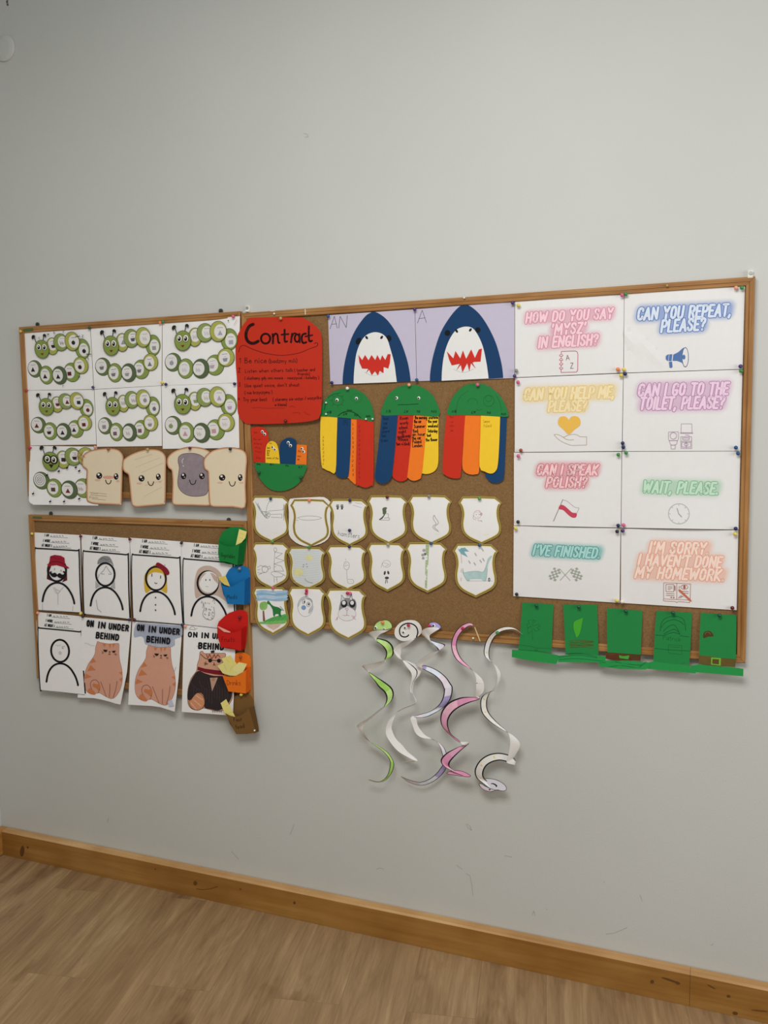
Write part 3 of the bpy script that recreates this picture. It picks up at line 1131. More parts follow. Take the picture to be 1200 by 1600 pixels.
t = mat('5a130f')
for s, L, R, xh, w in (("1", (82, 582), (105, 582), 26, 1.0), ("Be nice", (132, 584), (345, 582), 28, 1.0), ("(badzmy mili)", (358, 584), (632, 578), 22, .9),
                       ("2", (70, 672), (98, 672), 26, 1.0), ("Listen when others talk", (136, 674), (590, 664), 19, .8), ("( teacher and", (598, 664), (796, 658), 17, .8), ("friends)", (628, 697), (748, 697), 15, .8),
                       ("( sluchamy gdy inni mowia - nauczyciel i koledzy )", (132, 738), (834, 732), 16, .8),
                       ("3", (76, 806), (98, 806), 24, .9), ("Use quiet voice, don't shout", (134, 810), (648, 802), 19, .8), ("( nie krzyczymy )", (132, 876), (396, 868), 17, .8),
                       ("4", (72, 932), (92, 932), 14, .8), ("Try your best", (120, 942), (345, 938), 19, .8), ("( staramy sie uczyc / wszystko", (396, 940), (856, 920), 17, .8), ("w klasie)", (415, 986), (530, 984), 15, .8)):
    a.hand(s, L, R, xh, w, t, K)
f = mat('a8281a')
a.line('200,1003 270,1000 350,1008 440,1004 512,1006', .7, f, K)
a.line('555,995 580,985 605,998', 1.0, f, K)
a.line('580,1050 640,1045 655,1062', .7, f, K)
a.line('690,1040 715,1060 745,1070', .7, f, K)
o = a.build('contract_sheet', bil(.0205, .0205, .024, .0212, lambda u, v: .004 * max(0, u - .7) * max(0, v - .7) * 10), cell=12)
tag(o, 'red card sheet with rounded corners headed Contract in thick black pen', 'sheet')
PAPER_WHITE = 'f4f2f0'
# ------------------------------------------------------------------ caterpillar sheets
G_LIGHT, G_MID, G_LEAF, G_DARK, G_OUT = 'acae58', '8d9c5a', '879a50', '66764e', '454f2c'
TQ = pts('325,137 1054,86 1038,716 328,742')       # template sheet corners
SEG = [(430, 518, 80, 92, G_DARK, 412, 512, 56, 70), (550, 580, 77, 98, G_LEAF, 537, 580, 50, 67), (825, 548, 85, 100, G_LEAF, 800, 545, 53, 66),
       (955, 305, 78, 106, G_LEAF, 968, 315, 50, 68), (692, 580, 80, 95, '586849', 673, 580, 53, 66), (925, 475, 80, 88, G_LIGHT, 912, 480, 50, 65),
       (635, 278, 64, 92, G_LIGHT, 640, 262, 48, 62), (728, 237, 78, 92, G_MID, 748, 232, 48, 58), (852, 226, 80, 100, G_LIGHT, 870, 228, 54, 68)]


def caterpillar(a, M, w, tints, rnd, glasses=False, mouth='7a2d12'):
    for k, (x, y, rx, ry, c, ix, iy, irx, iry) in enumerate(SEG):
        a.ell(x, y, rx, ry, G_OUT, M)
        a.ell(x, y, rx - 5, ry - 5, c, M)
        a.ell(ix, iy, irx, iry, 'f1efe6', M)
        a.ell(ix, iy, irx - 4, iry - 4, 'e6e3e0', M)
        col = tints[rnd.randrange(len(tints))]
        if col is None:
            continue
        if k == 0 and glasses:
            for q in (.75, .45, .2):
                a.ring(ix, iy, irx * q, iry * q, w * 1.6, '2a2a2a', M, n=18)
            continue
        n = rnd.randrange(3, 6)
        a.line([(ix - 26, iy - 34 + rnd.uniform(-4, 4)), (ix, iy - 36 + rnd.uniform(-4, 4)), (ix + 26, iy - 36 + rnd.uniform(-5, 3))], w * rnd.uniform(.8, 1.7), mat(mixhex(col, '3a3a3c', .5)), M)
        kind = rnd.randrange(5)
        bx, by = ix + rnd.uniform(-6, 6), iy + 14
        if kind == 0:
            a.poly([(bx - 20, by - 14), (bx + 20, by - 18), (bx + 22, by + 22), (bx - 18, by + 24)], mat(col), M)
        elif kind == 1:
            a.poly([(bx, by - 26), (bx + 24, by + 20), (bx - 22, by + 22)], mat(col), M)
        elif kind == 2:
            a.ell(bx, by, 20, 22, mat(col), M, n=12)
            a.line([(bx, by - 20), (bx + 8, by - 34)], w, mat('4a4638'), M)
        elif kind == 3:
            a.poly([(bx - 24, by - 8), (bx + 24, by - 14), (bx + 16, by + 20), (bx - 14, by + 22)], mat(col), M)
            a.line([(bx - 12, by - 20), (bx + 10, by - 28)], w, mat(col), M)
        else:
            for j in range(4):
                a.line([(bx - 22 + j * 11, by - 18 + (j % 2) * 10), (bx - 14 + j * 11, by + 20 - (j % 2) * 8)], w * 1.5, mat(col), M, up=(j == 0))
    for sgn, p, q in ((0, '462,240 452,205 440,178', '415,195 418,172 432,160 450,162 458,178 446,184 436,200 424,208'),
                      (1, '540,214 546,185 554,168', '538,172 546,152 562,148 577,160 576,180 566,186 560,176 548,178')):
        a.line(p, w * 3.2, '22241d', M)
        a.poly(q, '22241d', M)
    a.ell(520, 310, 81, 99, G_OUT, M)
    a.ell(520, 310, 76, 94, '889a49', M)
    for ex in (488, 549):
        a.ell(ex, 288, 29, 37, '39402a', M)
        a.ell(ex, 288, 25, 33, 'eceadc', M)
        a.ell(ex - 2, 292, 15, 23, '141414', M)
        a.ell(ex - 6, 283, 6, 8, 'eceadc', M)
    if glasses:
        a.ring(488, 290, 34, 40, w * 4, '1b1b1b', M)
        a.ring(549, 290, 34, 40, w * 4, '1b1b1b', M)
        a.poly('498,340 545,338 524,378', '2a1d18', M)
    else:
        a.poly('500,352 512,356 522,351 536,353 520,376', mouth, M)


S_DATA = [
    ('36,520 140.8,512 146.3,608.2 42.3,609.8', ['3a1c1c', '23252c', '5a1f22', '30221c'], .0125, 'caterpillar sheet with handwritten letters around its body, top left corner of the upper board'),
    ('141.4,511.9 253.2,505 252.6,602.3 147,608.2', ['9a9a9c', '77787a', '8d8d90', '55585c'], .0125, 'caterpillar sheet with pale grey pencil pictures, middle of the top row'),
    ('253.8,504.9 375,494 372.2,598 253.6,602.4', ['a9a7b4', '9c9aa5', '8f92a0', 'b5a9b4'], .0125, 'caterpillar sheet with faint lilac and grey pictures, beside the red contract'),
    ('42.4,610.2 146.8,609 150.6,694.4 46,696.2', ['3a1f22', '2c2f33', '6a2a22', '2a1f28'], .0125, 'caterpillar sheet with maroon and black pictures, left end of the middle row'),
    ('147.4,608.8 251.8,602.8 253.2,696.8 151.4,698.2', ['8f7f86', '7d5a62', '6f7078', '9a8f94'], .0125, 'caterpillar sheet with small muted purple pictures, middle of the second row'),
    ('252.4,602.7 372,598.4 374,700 254.2,701.4', ['b9a3c4', '8f4a66', 'b0604a', '8a9a6a', 'c79aa0'], .0129, 'caterpillar sheet with a violet turnip and pink pictures, right end of the second row'),
]
for i, (cs, tints, d0, lab) in enumerate(S_DATA):
    rnd = random.Random(20 + i)
    a = Art()
    a.poly(cs, PAPER_WHITE)
    M = homog(TQ, pts(cs))
    w = .38
    caterpillar(a, M, w, tints, rnd)
    C1 = Cr(20, 480, 6)
    if i == 0:
        k = mat('2e2e30')
        for t, x, y in (('c', 238, 298), ('w', 322, 262), ('k', 382, 250), ('r', 468, 240), ('7', 645, 280), ('t', 698, 495), ('u', 612, 660), ('r', 465, 750)):
            a.hand(t if t != '7' else 'z', (x, y), (x + 22, y - 2), 17, .55, k, C1)
        a.line('585,275 632,272', .9, k, C1)
        a.line('690,440 732,440', 1.2, k, C1)
    if i == 2:
        a.ell(940, 126, 6, 6, mat('3a3a3c'), Cr(200, 480, 6))
        a.line('1022,112 992,165', .5, mat('c98a96'), Cr(200, 480, 6))
    right = .0203 if i in (2, 5) else d0 + .0004
    c = (lambda r_, d_: (lambda u, v: d_ + (max(0, u - .55) / .45) ** 1.3 * (r_ - d_) + .0016 * math.sin(math.pi * v) * math.sin(math.pi * u)))(right, d0 + .0002 * (i % 3))
    o = a.build('caterpillar_sheet', c, cell=7, eps=.0001)
    tag(o, lab, 'worksheet', 'caterpillar sheets')
a = Art()
cs = '46,696.6 151.5,698 153.5,790 52,788.6 47,785.5 45,782'
a.poly(cs, PAPER_WHITE)
M = homog(TQ, pts('46.5,691 168,696 166,792 49,783'))
caterpillar(a, M, .38, ['3a2a26', '55403a', '7a2a22', '4a4a40'], random.Random(61), True)
C3 = Cr(20, 660, 6)
for x, y in ((430, 458), (508, 428), (590, 422), (622, 455), (190, 668), (350, 742), (480, 742), (622, 716), (320, 495)):
    a.ell(x, y, 13, 8, '23243a' if y > 600 else '202020', C3, -.4, n=10)
    a.line([(x + 4, y - 8), (x + 8, y - 24)], .5, '333333', C3)
a.line('575,290 660,360', .5, 'b0483a', C3)
a.line('600,265 680,330', .5, 'b0483a', C3)
a.line('590,360 660,275', .5, 'b0483a', C3)
o = a.build('caterpillar_sheet', lambda u, v: .0135 + .014 * v + .012 * max(0, v - .75) * 4 * max(0, .5 - u), cell=6, eps=.0001)
tag(o, 'caterpillar sheet with black glasses and little feet, curling corner, bottom left behind the toast', 'worksheet', 'caterpillar sheets')

# ------------------------------------------------------------------ slices of toast
C3, C4 = Cr(20, 660, 6), Cr(200, 660, 6)


def shrink(p, k):
    out = []
    n = len(p)
    for i in range(n):
        ax, ay = p[i - 1]
        bx, by = p[(i + 1) % n]
        dx, dy = bx - ax, by - ay
        L = math.hypot(dx, dy) or 1
        nx, ny = -dy / L, dx / L
        out.append((p[i][0] + nx * k, p[i][1] + ny * k))
    return out


def area2(p):
    return sum(p[i - 1][0] * p[i][1] - p[i][0] * p[i - 1][1] for i in range(len(p)))


def toast(outline, M, eyes, mouth, blush, d, label, jam=None, extra=None):
    p = catmull(pts(outline, M), 3, True)
    sg = 1 if area2(p) > 0 else -1
    a = Art()
    a.poly(p, '6d4530')
    a.poly(shrink(p, .55 * sg), 'd09a72')
    a.poly(shrink(p, 2.1 * sg), 'e3b892')
    a.poly(shrink(p, 2.7 * sg), 'e6d6b8')
    if jam:
        j = catmull(pts(jam, M), 3, True)
        a.poly(j, '43343c')
        s2 = 1 if area2(j) > 0 else -1
        a.poly(shrink(j, .7 * s2), mat('95878c', .75, 'crayon'))
        a.line('520,338 506,360 510,382', 1.2, 'd9d0d2', C4)
        a.ell(518, 408, 6, 6, 'd9d0d2', C4, n=10)
        for k in range(6):
            a.line([(500 + k * 38, 640), (530 + k * 38, 560), (525 + k * 42, 480)], .35, '85787e', C4, up=(k == 0))
    if extra:
        extra(a)
    for (x, y, rx, ry) in blush:
        a.ell(x, y, rx, ry, 'dfb49a' if not jam else 'a38a8c', M, 0, 14)
    for (x, y, rx, ry) in eyes:
        a.ell(x, y, rx, ry, '1d1616', M)
        a.ell(x - rx * .2, y - ry * .4, rx * .38, ry * .35, 'efe8e0', M, n=12)
        a.ell(x + rx * .35, y + ry * .35, rx * .22, ry * .2, 'b9afa8', M, n=10)
    a.line(smo(mouth, M, 4, False), 1.3, '2b1d1c')
    o = a.build('toast_cutout', d, thick=.0012, cell=10, back='d8cdbb')
    tag(o, label, 'paper toast', 'paper toast slices')


def ex_b1(a):
    a.ell(895, 515, 52, 16, 'd9a48f', C3)
    k = mat('6a5a50')
    for s in ('720,655 880,672', '730,668 800,672', '725,682 880,692', '720,700 800,708', '740,715 870,728', '722,712 724,690'):
        a.line(s, .45, k, C3)


def ex_b2(a):
    for s in ('75,420 300,330', '130,470 330,380', '160,590 320,545', '150,695 310,610', '60,350 220,300'):
        a.line(s, 1.2, 'd8c6a6', C4)


toast('690,445 655,415 645,370 660,310 700,275 760,255 840,243 920,240 990,255 1030,295 1042,345 1040,400 1031,440 1030,520 1026,640 1022,772 1000,776 900,771 800,767 735,757 698,738 690,700 688,600 690,500', C3,
      ((810, 500, 28, 30), (968, 507, 22, 30)), '870,540 878,565 897,577 915,565 921,543', ((795, 540, 26, 12), (985, 550, 18, 12)),
      bil(.0225, .0225, .0295, .0295), 'paper toast with a blush across its nose, first from the left', extra=ex_b1)
toast('0,490 -30,470 -50,440 -55,400 -45,350 0,312 60,282 130,259 200,248 270,252 320,272 350,306 360,350 358,420 357,520 356,640 352,758 344,770 300,777 180,787 85,795 52,787 32,765 22,690 14,600 8,540', C4,
      ((127, 525, 28, 30), (284, 510, 22, 30)), '187,555 196,580 213,592 232,582 240,555', ((105, 572, 26, 10), (300, 556, 14, 10)),
      bil(.0262, .0255, .031, .031), 'plain paper toast with diagonal creases, second from the left', extra=ex_b2)
toast('405,450 378,428 362,385 366,335 400,290 460,255 540,233 600,228 680,236 745,257 788,290 803,340 802,400 795,450 792,560 790,700 788,779 600,780 480,779 432,774 412,752 411,700 415,560 411,490', C4,
      ((521, 503, 25, 30), (693, 503, 26, 30)), '578,540 588,572 608,582 628,570 636,542', ((490, 552, 18, 9),),
      bil(.0228, .0228, .0292, .0285), 'paper toast spread with grey jam, third from the left',
      jam='478,420 468,370 472,325 505,297 560,287 620,288 680,305 722,340 740,390 752,440 760,520 758,620 735,675 690,692 620,696 560,686 505,655 470,605 464,545 472,480')
toast('745,460 718,440 705,390 712,340 742,300 792,262 860,242 940,233 1020,239 1080,258 1112,298 1119,360 1114,420 1110,480 1106,600 1101,797 980,796 840,795 792,791 765,770 756,700 751,560 749,500', C4,
      ((883, 517, 30, 30), (1052, 517, 21, 32)), '948,555 958,585 977,597 997,585 1006,555', ((862, 566, 28, 9), (1062, 566, 22, 9)),
      bil(.0268, .0262, .0315, .031), 'plain smooth paper toast, first from the right')

# ------------------------------------------------------------------ portrait sheets
C5, C6, C7, C8 = Cr(30, 820, 6), Cr(200, 820, 6), Cr(30, 950, 6), Cr(220, 960, 6)
PQ = pts('580,90 1040,125 1045,890 605,840')
BLK = '17171a'
PEN = mat('8b8b8d')


def portrait(cs, seed, deco, label, d, head=True, outline=None, cell=12, group='portrait worksheets'):
    a = Art()
    a.poly(outline or cs, PAPER_WHITE)
    M = homog(PQ, pts(cs))
    rnd = random.Random(seed)
    for t, L, R, y2 in (("I AM", (690, 133), (730, 137), 917), ("I WORK", (676, 186), (742, 193), 930), ("AT NIGHT I", (662, 231), (758, 241), 948)):
        a.nxt()
        a.caps(t, L, R, 28, .2, mat('202022'), M, shear=0, gap=.16)
        x = R[0] + 10
        a.line([(x, R[1] + 1), (y2, R[1] + 14)], .55, mat('4a4a4c'), M)
        x += 10
        while x < y2 - 40:
            n = rnd.uniform(10, 26)
            a.line([(x, R[1] - 3), (x + n * .3, R[1] - 12), (x + n * .6, R[1] - 1), (x + n, R[1] - 7)], .55, mat(('6a6a70', '4d5568', '5a5a5a')[seed % 3]), M, up=False)
            x += n + rnd.uniform(4, 14)
    deco(a, 0, M)
    a.line(smo('610,248 800,263 1005,281 1026,296 1030,600 1041,872', M, 3, False), 2.1, BLK)
    a.line(smo('612,248 597,262 596,500 606,815 618,838', M, 3, False), 1.5, BLK)
    a.line('618,838 800,858 940,876 1036,888', .6, BLK, M)
    a.ring(808, 467, 88, 107, 3.0, BLK, M, n=32)
    a.line(smo('668,760 680,700 705,645 745,605 800,588 855,600 905,640 945,705 965,760 972,797', M, 4, False), 2.9, BLK)
    deco(a, 1, M)
    o = a.build('portrait_sheet', d, cell=8, eps=.00008)
    tag(o, label, 'worksheet', group)


def dec_hat(a, st, M):
    if st == 0:
        a.poly('268,378 300,390 283,430 285,490 322,528 300,524 258,508', '5c1f25', C5)
        a.poly('418,398 446,410 450,520 425,530 400,540 435,480 440,440', '5c1f25', C5)
        for s in ('320,590 345,640 362,648 400,600 420,580', '362,648 364,748', '218,735 218,800', '505,760 500,810', '330,585 360,640', '345,600 380,625'):
            a.line(s, .4, PEN, C5)
    else:
        a.poly('258,372 275,365 284,340 290,295 332,282 390,290 424,310 430,375 468,402 462,410 436,406 400,392 350,378 300,384 272,396 272,378', 'a3172f', C5)
        a.line(smo('278,365 320,345 380,350 432,378', C5, 4, False), 1.0, '5e0f1e')
        a.line('296,300 360,320 395,318', .5, '5e0f1e', C5)
        a.poly(smo('284,448 292,436 306,440 300,450 318,454 334,448 352,462 356,476 340,490 318,490 300,478 290,464', C5, 3), BLK)
        a.poly(smo('356,474 366,458 384,454 400,466 416,464 420,450 410,446 412,434 428,438 436,456 430,478 412,498 388,502 364,490', C5, 3), BLK)
        for x, y in ((330, 415), (391, 428)):
            a.line([(x, y - 8), (x + 1, y + 10)], .7, '3c3b3b', C5)


def dec_grey(a, st, M):
    if st == 0:
        a.poly(smo('735,370 740,330 775,298 810,292 845,300 870,340 885,390 860,360 810,350 760,362', C5, 3), mat('8e8e90', .8, 'crayon'))
        a.poly('715,520 725,540 760,575 715,600', mat('b3b3b4', .8, 'crayon'), C5)
        a.poly('895,520 900,600 850,590 870,560', mat('b3b3b4', .8, 'crayon'), C5)
        a.line(smo('760,330 790,310 815,330 845,320', C5, 3, False), .5, '55555a')
    else:
        for s in ('815,385 790,430 765,452', '815,385 840,430 866,460', '760,458 800,462', '835,460 866,466', '750,460 740,500', '720,700 735,790 770,820'):
            a.line(s, .45, '5f5f62', C5)


def dec_beret(a, st, M):
    if st == 0:
        a.poly(smo('200,430 240,380 290,375 340,410 362,470 366,560 368,620 355,640 300,610 220,610 172,640 155,600 150,520 160,460', C6, 3), 'dbb33c')
    else:
        a.ell(264, 516, 81, 88, PAPER_WHITE, C6)
        a.poly(smo('192,470 205,440 245,418 290,425 340,460 300,452 240,446', C6, 3), 'dbb33c')
        a.poly(smo('262,366 282,353 325,375 370,412 388,448 380,468 358,470 330,440 290,402 264,390', C6, 3), '8e1730')
        a.line('342,385 348,370', .5, '5e1020', C6)
        a.line('224,460 223,484', 1.3, BLK, C6)
        a.line('306,478 305,502', 1.3, BLK, C6)
        a.line(smo('250,542 262,552 272,546', C6, 3, False), 1.0, BLK)
        for y in (682, 750, 800):
            a.ell(258, y, 6, 8, BLK, C6, n=12)


def dec_fur(a, st, M):
    if st == 0:
        a.poly(smo('640,690 625,620 626,520 650,430 700,390 770,385 840,420 880,480 900,600 930,720 880,690 820,660 700,660', C6, 3), 'cdb5a6')
    else:
        a.ell(758, 536, 91, 101, PAPER_WHITE, C6)
        a.poly('668,550 690,500 735,450 700,455 672,500', 'cdb5a6', C6)
        a.poly('770,450 800,510 848,560 838,490 800,455', 'cdb5a6', C6)
        for x in (730, 767):
            a.ell(x, 517, 5, 9, '3c3b3b', C6, n=10)
        a.line('725,578 755,580', .4, PEN, C6)
        rnd = random.Random(5)
        g = mat('7d857a')
        for k in range(40):
            x, y = rnd.uniform(690, 830), rnd.uniform(680, 880)
            if abs(x - 760) < 30 + (880 - y) * .28:
                a.line([(x, y), (x + rnd.uniform(-14, 14), y + rnd.uniform(-16, 16)), (x + rnd.uniform(-10, 10), y + rnd.uniform(-6, 16))], .45, g, C6, up=(k == 0))
        a.line(smo('705,730 715,780 700,840 730,880 780,890 810,850 805,780', C6, 3, False), .5, '5f665c')


def dec_plain(a, st, M):
    if st == 1:
        a.line('400,362 428,360', .6, 'a08d90', C7)
        a.line('400,372 415,380', .9, 'a2686c', C7)
        a.ell(383, 420, 14, 16, 'cfccca', C7, n=10)
        a.line('340,345 365,355 395,345', .35, 'b5b2b0', C7)


portrait('51.7,831.7 125.2,836 128,957.6 55.8,953.6', 1, dec_hat, 'portrait sheet of a man in a red cap with a black moustache', lambda u, v: .0125 + .002 * math.sin(math.pi * u) + .0015 * math.sin(math.pi * v))
portrait('126.8,835 202.6,841 203.8,967.8 131,959.8', 2, dec_grey, 'portrait sheet with grey pencil hair and lowered eyes', lambda u, v: .0125 + .002 * math.sin(math.pi * u) + .0015 * math.sin(math.pi * v))
portrait('202.8,840 283,846 286.6,976 207.6,969.6', 3, dec_beret, 'portrait sheet of a blonde person wearing a dark red beret', lambda u, v: .0127 + .002 * math.sin(math.pi * u) + .0015 * math.sin(math.pi * v))
portrait('283.2,846.4 366.5,853 369,985.5 287,976.4', 4, dec_fur, 'portrait sheet with long pale brown hair and a scribbled shirt, behind the pockets', lambda u, v: .0127 + .002 * math.sin(math.pi * u) + .007 * max(0, u - .6) + .003 * math.sin(math.pi * v))
portrait('56,956 128.2,963 134,1086 62.5,1079', 5, dec_plain, 'portrait sheet left blank, with only a faint eye, bottom left corner', lambda u, v: .0152 + .009 * v)


# ------------------------------------------------------------------ cat sheets
CQ = pts('590,85 1050,125 950,905 548,840')
CAT = '735,311 765,322 840,334 905,330 936,335 938,385 938,430 946,500 962,560 968,620 968,690 950,760 920,815 880,850 830,842 765,805 738,798 690,812 640,790 612,742 607,665 620,590 650,520 690,465 710,420 714,370 728,325'


def cat(a, M, band=True):
    p = catmull(pts(CAT, M), 3, True)
    a.poly(p, '8a4a34')
    sg = 1 if area2(p) > 0 else -1
    a.poly(shrink(p, .45 * sg), 'd9a189')
    O = 'cf8050'
    for s in ('692,466 722,506 662,520', '668,535 720,582 638,592', '626,618 680,645 610,666', '783,333 815,337 796,368', '840,338 862,338 850,380', '875,338 900,335 880,372',
              '967,595 934,606 967,628', '969,650 938,668 958,692'):
        a.poly(s, O, M)
    a.line(smo('680,760 668,730 672,695 695,675 722,676 745,700 756,740 748,780 735,800', M, 4, False), .6, '8a4a34')
    a.poly(smo('695,706 725,715 752,712 757,740 745,772 715,745 690,735', M, 2), O)
    a.poly(smo('662,752 690,770 715,808 690,812 655,798 640,780', M, 2), O)


def cat_face(a, M):
    k = '191516'
    a.poly('786,390 828,393 820,408 808,413 798,410', k, M)
    a.poly('868,403 904,400 898,414 886,420 876,415', k, M)
    a.poly('838,405 856,407 847,418', k, M)
    a.line('847,416 846,432 836,436', .6, k, M)
    a.line('846,432 857,436', .6, k, M)
    for s in ('776,405 790,418', '774,420 790,424', '892,428 912,430', '894,436 914,440'):
        a.line(s, .6, '6d4436', M)


def cat_legs(a, M):
    for s in ('762,688 790,760 816,832', '850,712 848,780 845,838', '918,685 905,760 880,842'):
        a.line(smo(s, M, 3, False), .6, '8a4a34')


def cat_words(a, M):
    k = mat('1a1a1e')
    a.nxt()
    a.caps('ON', (632, 170), (694, 176), 56, .25, k, M, shear=0, gap=.2)
    a.caps('IN', (738, 184), (804, 192), 56, .25, k, M, shear=0, gap=.2)
    a.caps('UNDER', (838, 196), (1022, 216), 54, .25, k, M, shear=0, gap=.2)
    a.caps('BEHIND', (718, 280), (930, 303), 54, .25, k, M, shear=0, gap=.2)


def curlcat(u, v):
    return .0172 + .008 * v + .05 * max(0, u - .55) * max(0, v - .55)


a = Art()
a.poly('128.3,964.2 205,970.8 204.3,985 198.5,1050 188.3,1100.8 180,1099.2 172,1096.6 160,1093.4 146.7,1090.8 135,1090.4 121.3,1090', PAPER_WHITE)
M = homog(CQ, pts('128.3,964.2 205,970.8 188.3,1100.8 121.3,1090'))
cat(a, M); cat_legs(a, M); cat_face(a, M); cat_words(a, M)
a.line('132,1004.5 138,1005.5 141,1008 148,1008.5', .4, 'a9b0b8')
a.line('163,986 170,984.5 175,987', .4, 'b0b4bc')
tag(a.build('cat_sheet', curlcat, cell=5, eps=.0001), 'cat sheet without scribbles, leftmost, its lower right corner curling forward', 'worksheet', 'cat sheets')
a = Art()
a.poly('206.8,971.2 284,976.8 283.6,1000 279,1060 273,1112 262,1108.6 250,1104.8 236,1103 220,1102.2 200.2,1101', PAPER_WHITE)
a.poly(smo('70,940 100,915 200,925 300,930 420,940 500,945 510,1000 500,1050 440,1075 440,1130 380,1155 300,1150 230,1140 160,1120 150,1070 120,1045 60,1058 55,1000', C6, 2), mat('b4bacb', .8, 'crayon'))
for k in range(12):
    y = 930 + k * 10
    a.line([(75 + k, y), (200, y + 14), (330, y + 8), (490, y + 22)], .4, 'a3abc2', C6, up=(k == 0))
M = homog(CQ, pts('206.8,971.2 284,976.8 273,1112 200.2,1101'))
cat(a, M); cat_legs(a, M); cat_face(a, M); cat_words(a, M)
a.line('275,1042 272,1050', .6, 'a9b6d0'); a.poly('262,1096 268,1093 272,1103 264,1104', 'c6cbdc')
tag(a.build('cat_sheet', curlcat, cell=5, eps=.0001), 'cat sheet with grey blue scribble over the words, second from the left', 'worksheet', 'cat sheets')
a = Art()
a.poly('287.4,976.4 368,985.4 367,1040 364,1118.2 340,1116.4 310,1114.2 284,1112.4', PAPER_WHITE)
M8 = homog(CQ, pts('287.4,976.4 372,985.4 366,1121 284,1112.4'))
k = mat('1a1a1e')
a.nxt()
a.caps('ON', (442, 210), (528, 214), 44, .33, k, C8, shear=0, gap=.2)
a.caps('IN', (568, 218), (636, 222), 46, .33, k, C8, shear=0, gap=.2)
a.caps('UNDER', (672, 224), (850, 240), 46, .33, k, C8, shear=0, gap=.2)
a.caps('BEHIND', (540, 318), (775, 332), 52, .33, k, C8, shear=0, gap=.2)
a.line(smo('455,142 475,115 498,120 510,145 480,140', C8, 3), .5, '4a4a4e')
a.line('510,140 530,130', .5, '4a4a4e', C8)
a.line('525,300 545,298', .6, '3a3a3e', C8)
p = catmull(pts('555,350 580,345 600,365 680,362 760,362 785,362 797,375 790,420 800,470 830,560 850,680 862,760 850,810 800,880 740,908 650,895 590,880 540,898 490,892 450,860 437,800 440,700 470,600 520,530 528,470 545,420 550,380', C8), 3, True)
a.poly(p, '3b2019')
sg = 1 if area2(p) > 0 else -1
a.poly(shrink(p, .6 * sg), 'd7a286')
a.poly(smo('535,530 600,552 680,575 770,578 830,600 850,700 850,780 800,860 730,900 650,888 595,870 600,800 570,740 520,745 480,790 442,800 445,700 475,610', C8, 3), mat('33292a', .8, 'crayon'))
for k2 in range(14):
    a.line([(470 + k2 * 26, 620 + (k2 % 3) * 40), (500 + k2 * 24, 700), (490 + k2 * 25, 780 + (k2 % 4) * 20)], .5, '4d4140', C8, up=(k2 == 0))
a.poly('535,490 600,508 700,522 780,530 780,572 690,562 600,545 530,520', '7d1626', C8)
a.poly('648,595 722,592 695,660 668,722', 'c39a83', C8)
a.ring(680, 610, 9, 10, .5, '4a3a36', C8)
a.poly(smo('470,870 450,820 470,800 520,740 560,745 595,790 595,850 560,890 510,895', C8, 3), 'd9946a')
for s in ('520,760 560,790 580,800', '495,800 530,830 565,860', '470,830 495,860 520,890'):
    a.line(s, 1.6, 'e9b8a0', C8)
a.line(smo('470,870 450,820 470,800 520,740 560,745 595,790 595,850 560,890 510,895', C8, 3), .6, '3b2019', closed=True)
a.line('560,372 600,410 640,425', .8, BLK, C8)
a.ell(650, 432, 18, 18, BLK, C8)
a.ell(732, 434, 18, 18, BLK, C8)
a.line('660,430 725,432', .8, BLK, C8)
a.line('752,428 790,405', .8, BLK, C8)
a.poly('655,342 690,335 690,358 658,360', BLK, C8)
a.line('615,375 628,410 645,372 665,418 690,372 700,410 722,375 740,400', 1.0, '9a3a24', C8)
a.line('686,450 688,472 676,474', .8, BLK, C8)
a.line('688,472 700,474', .8, BLK, C8)
for s in ('590,455 628,462', '595,475 628,462', '600,470 612,440'):
    a.line(s, .6, '3b2019', C8)
for k2 in range(6):
    a.line([(672 + k2 * 16, 900), (676 + k2 * 16, 918)], .9, BLK, C8, up=(k2 == 0))
tag(a.build('cat_sheet', lambda u, v: .0174 + .009 * v + .004 * math.sin(math.pi * v), cell=6, eps=.0001), 'cat sheet with sunglasses, red collar and black coat, behind the orange pocket', 'worksheet', 'cat sheets')


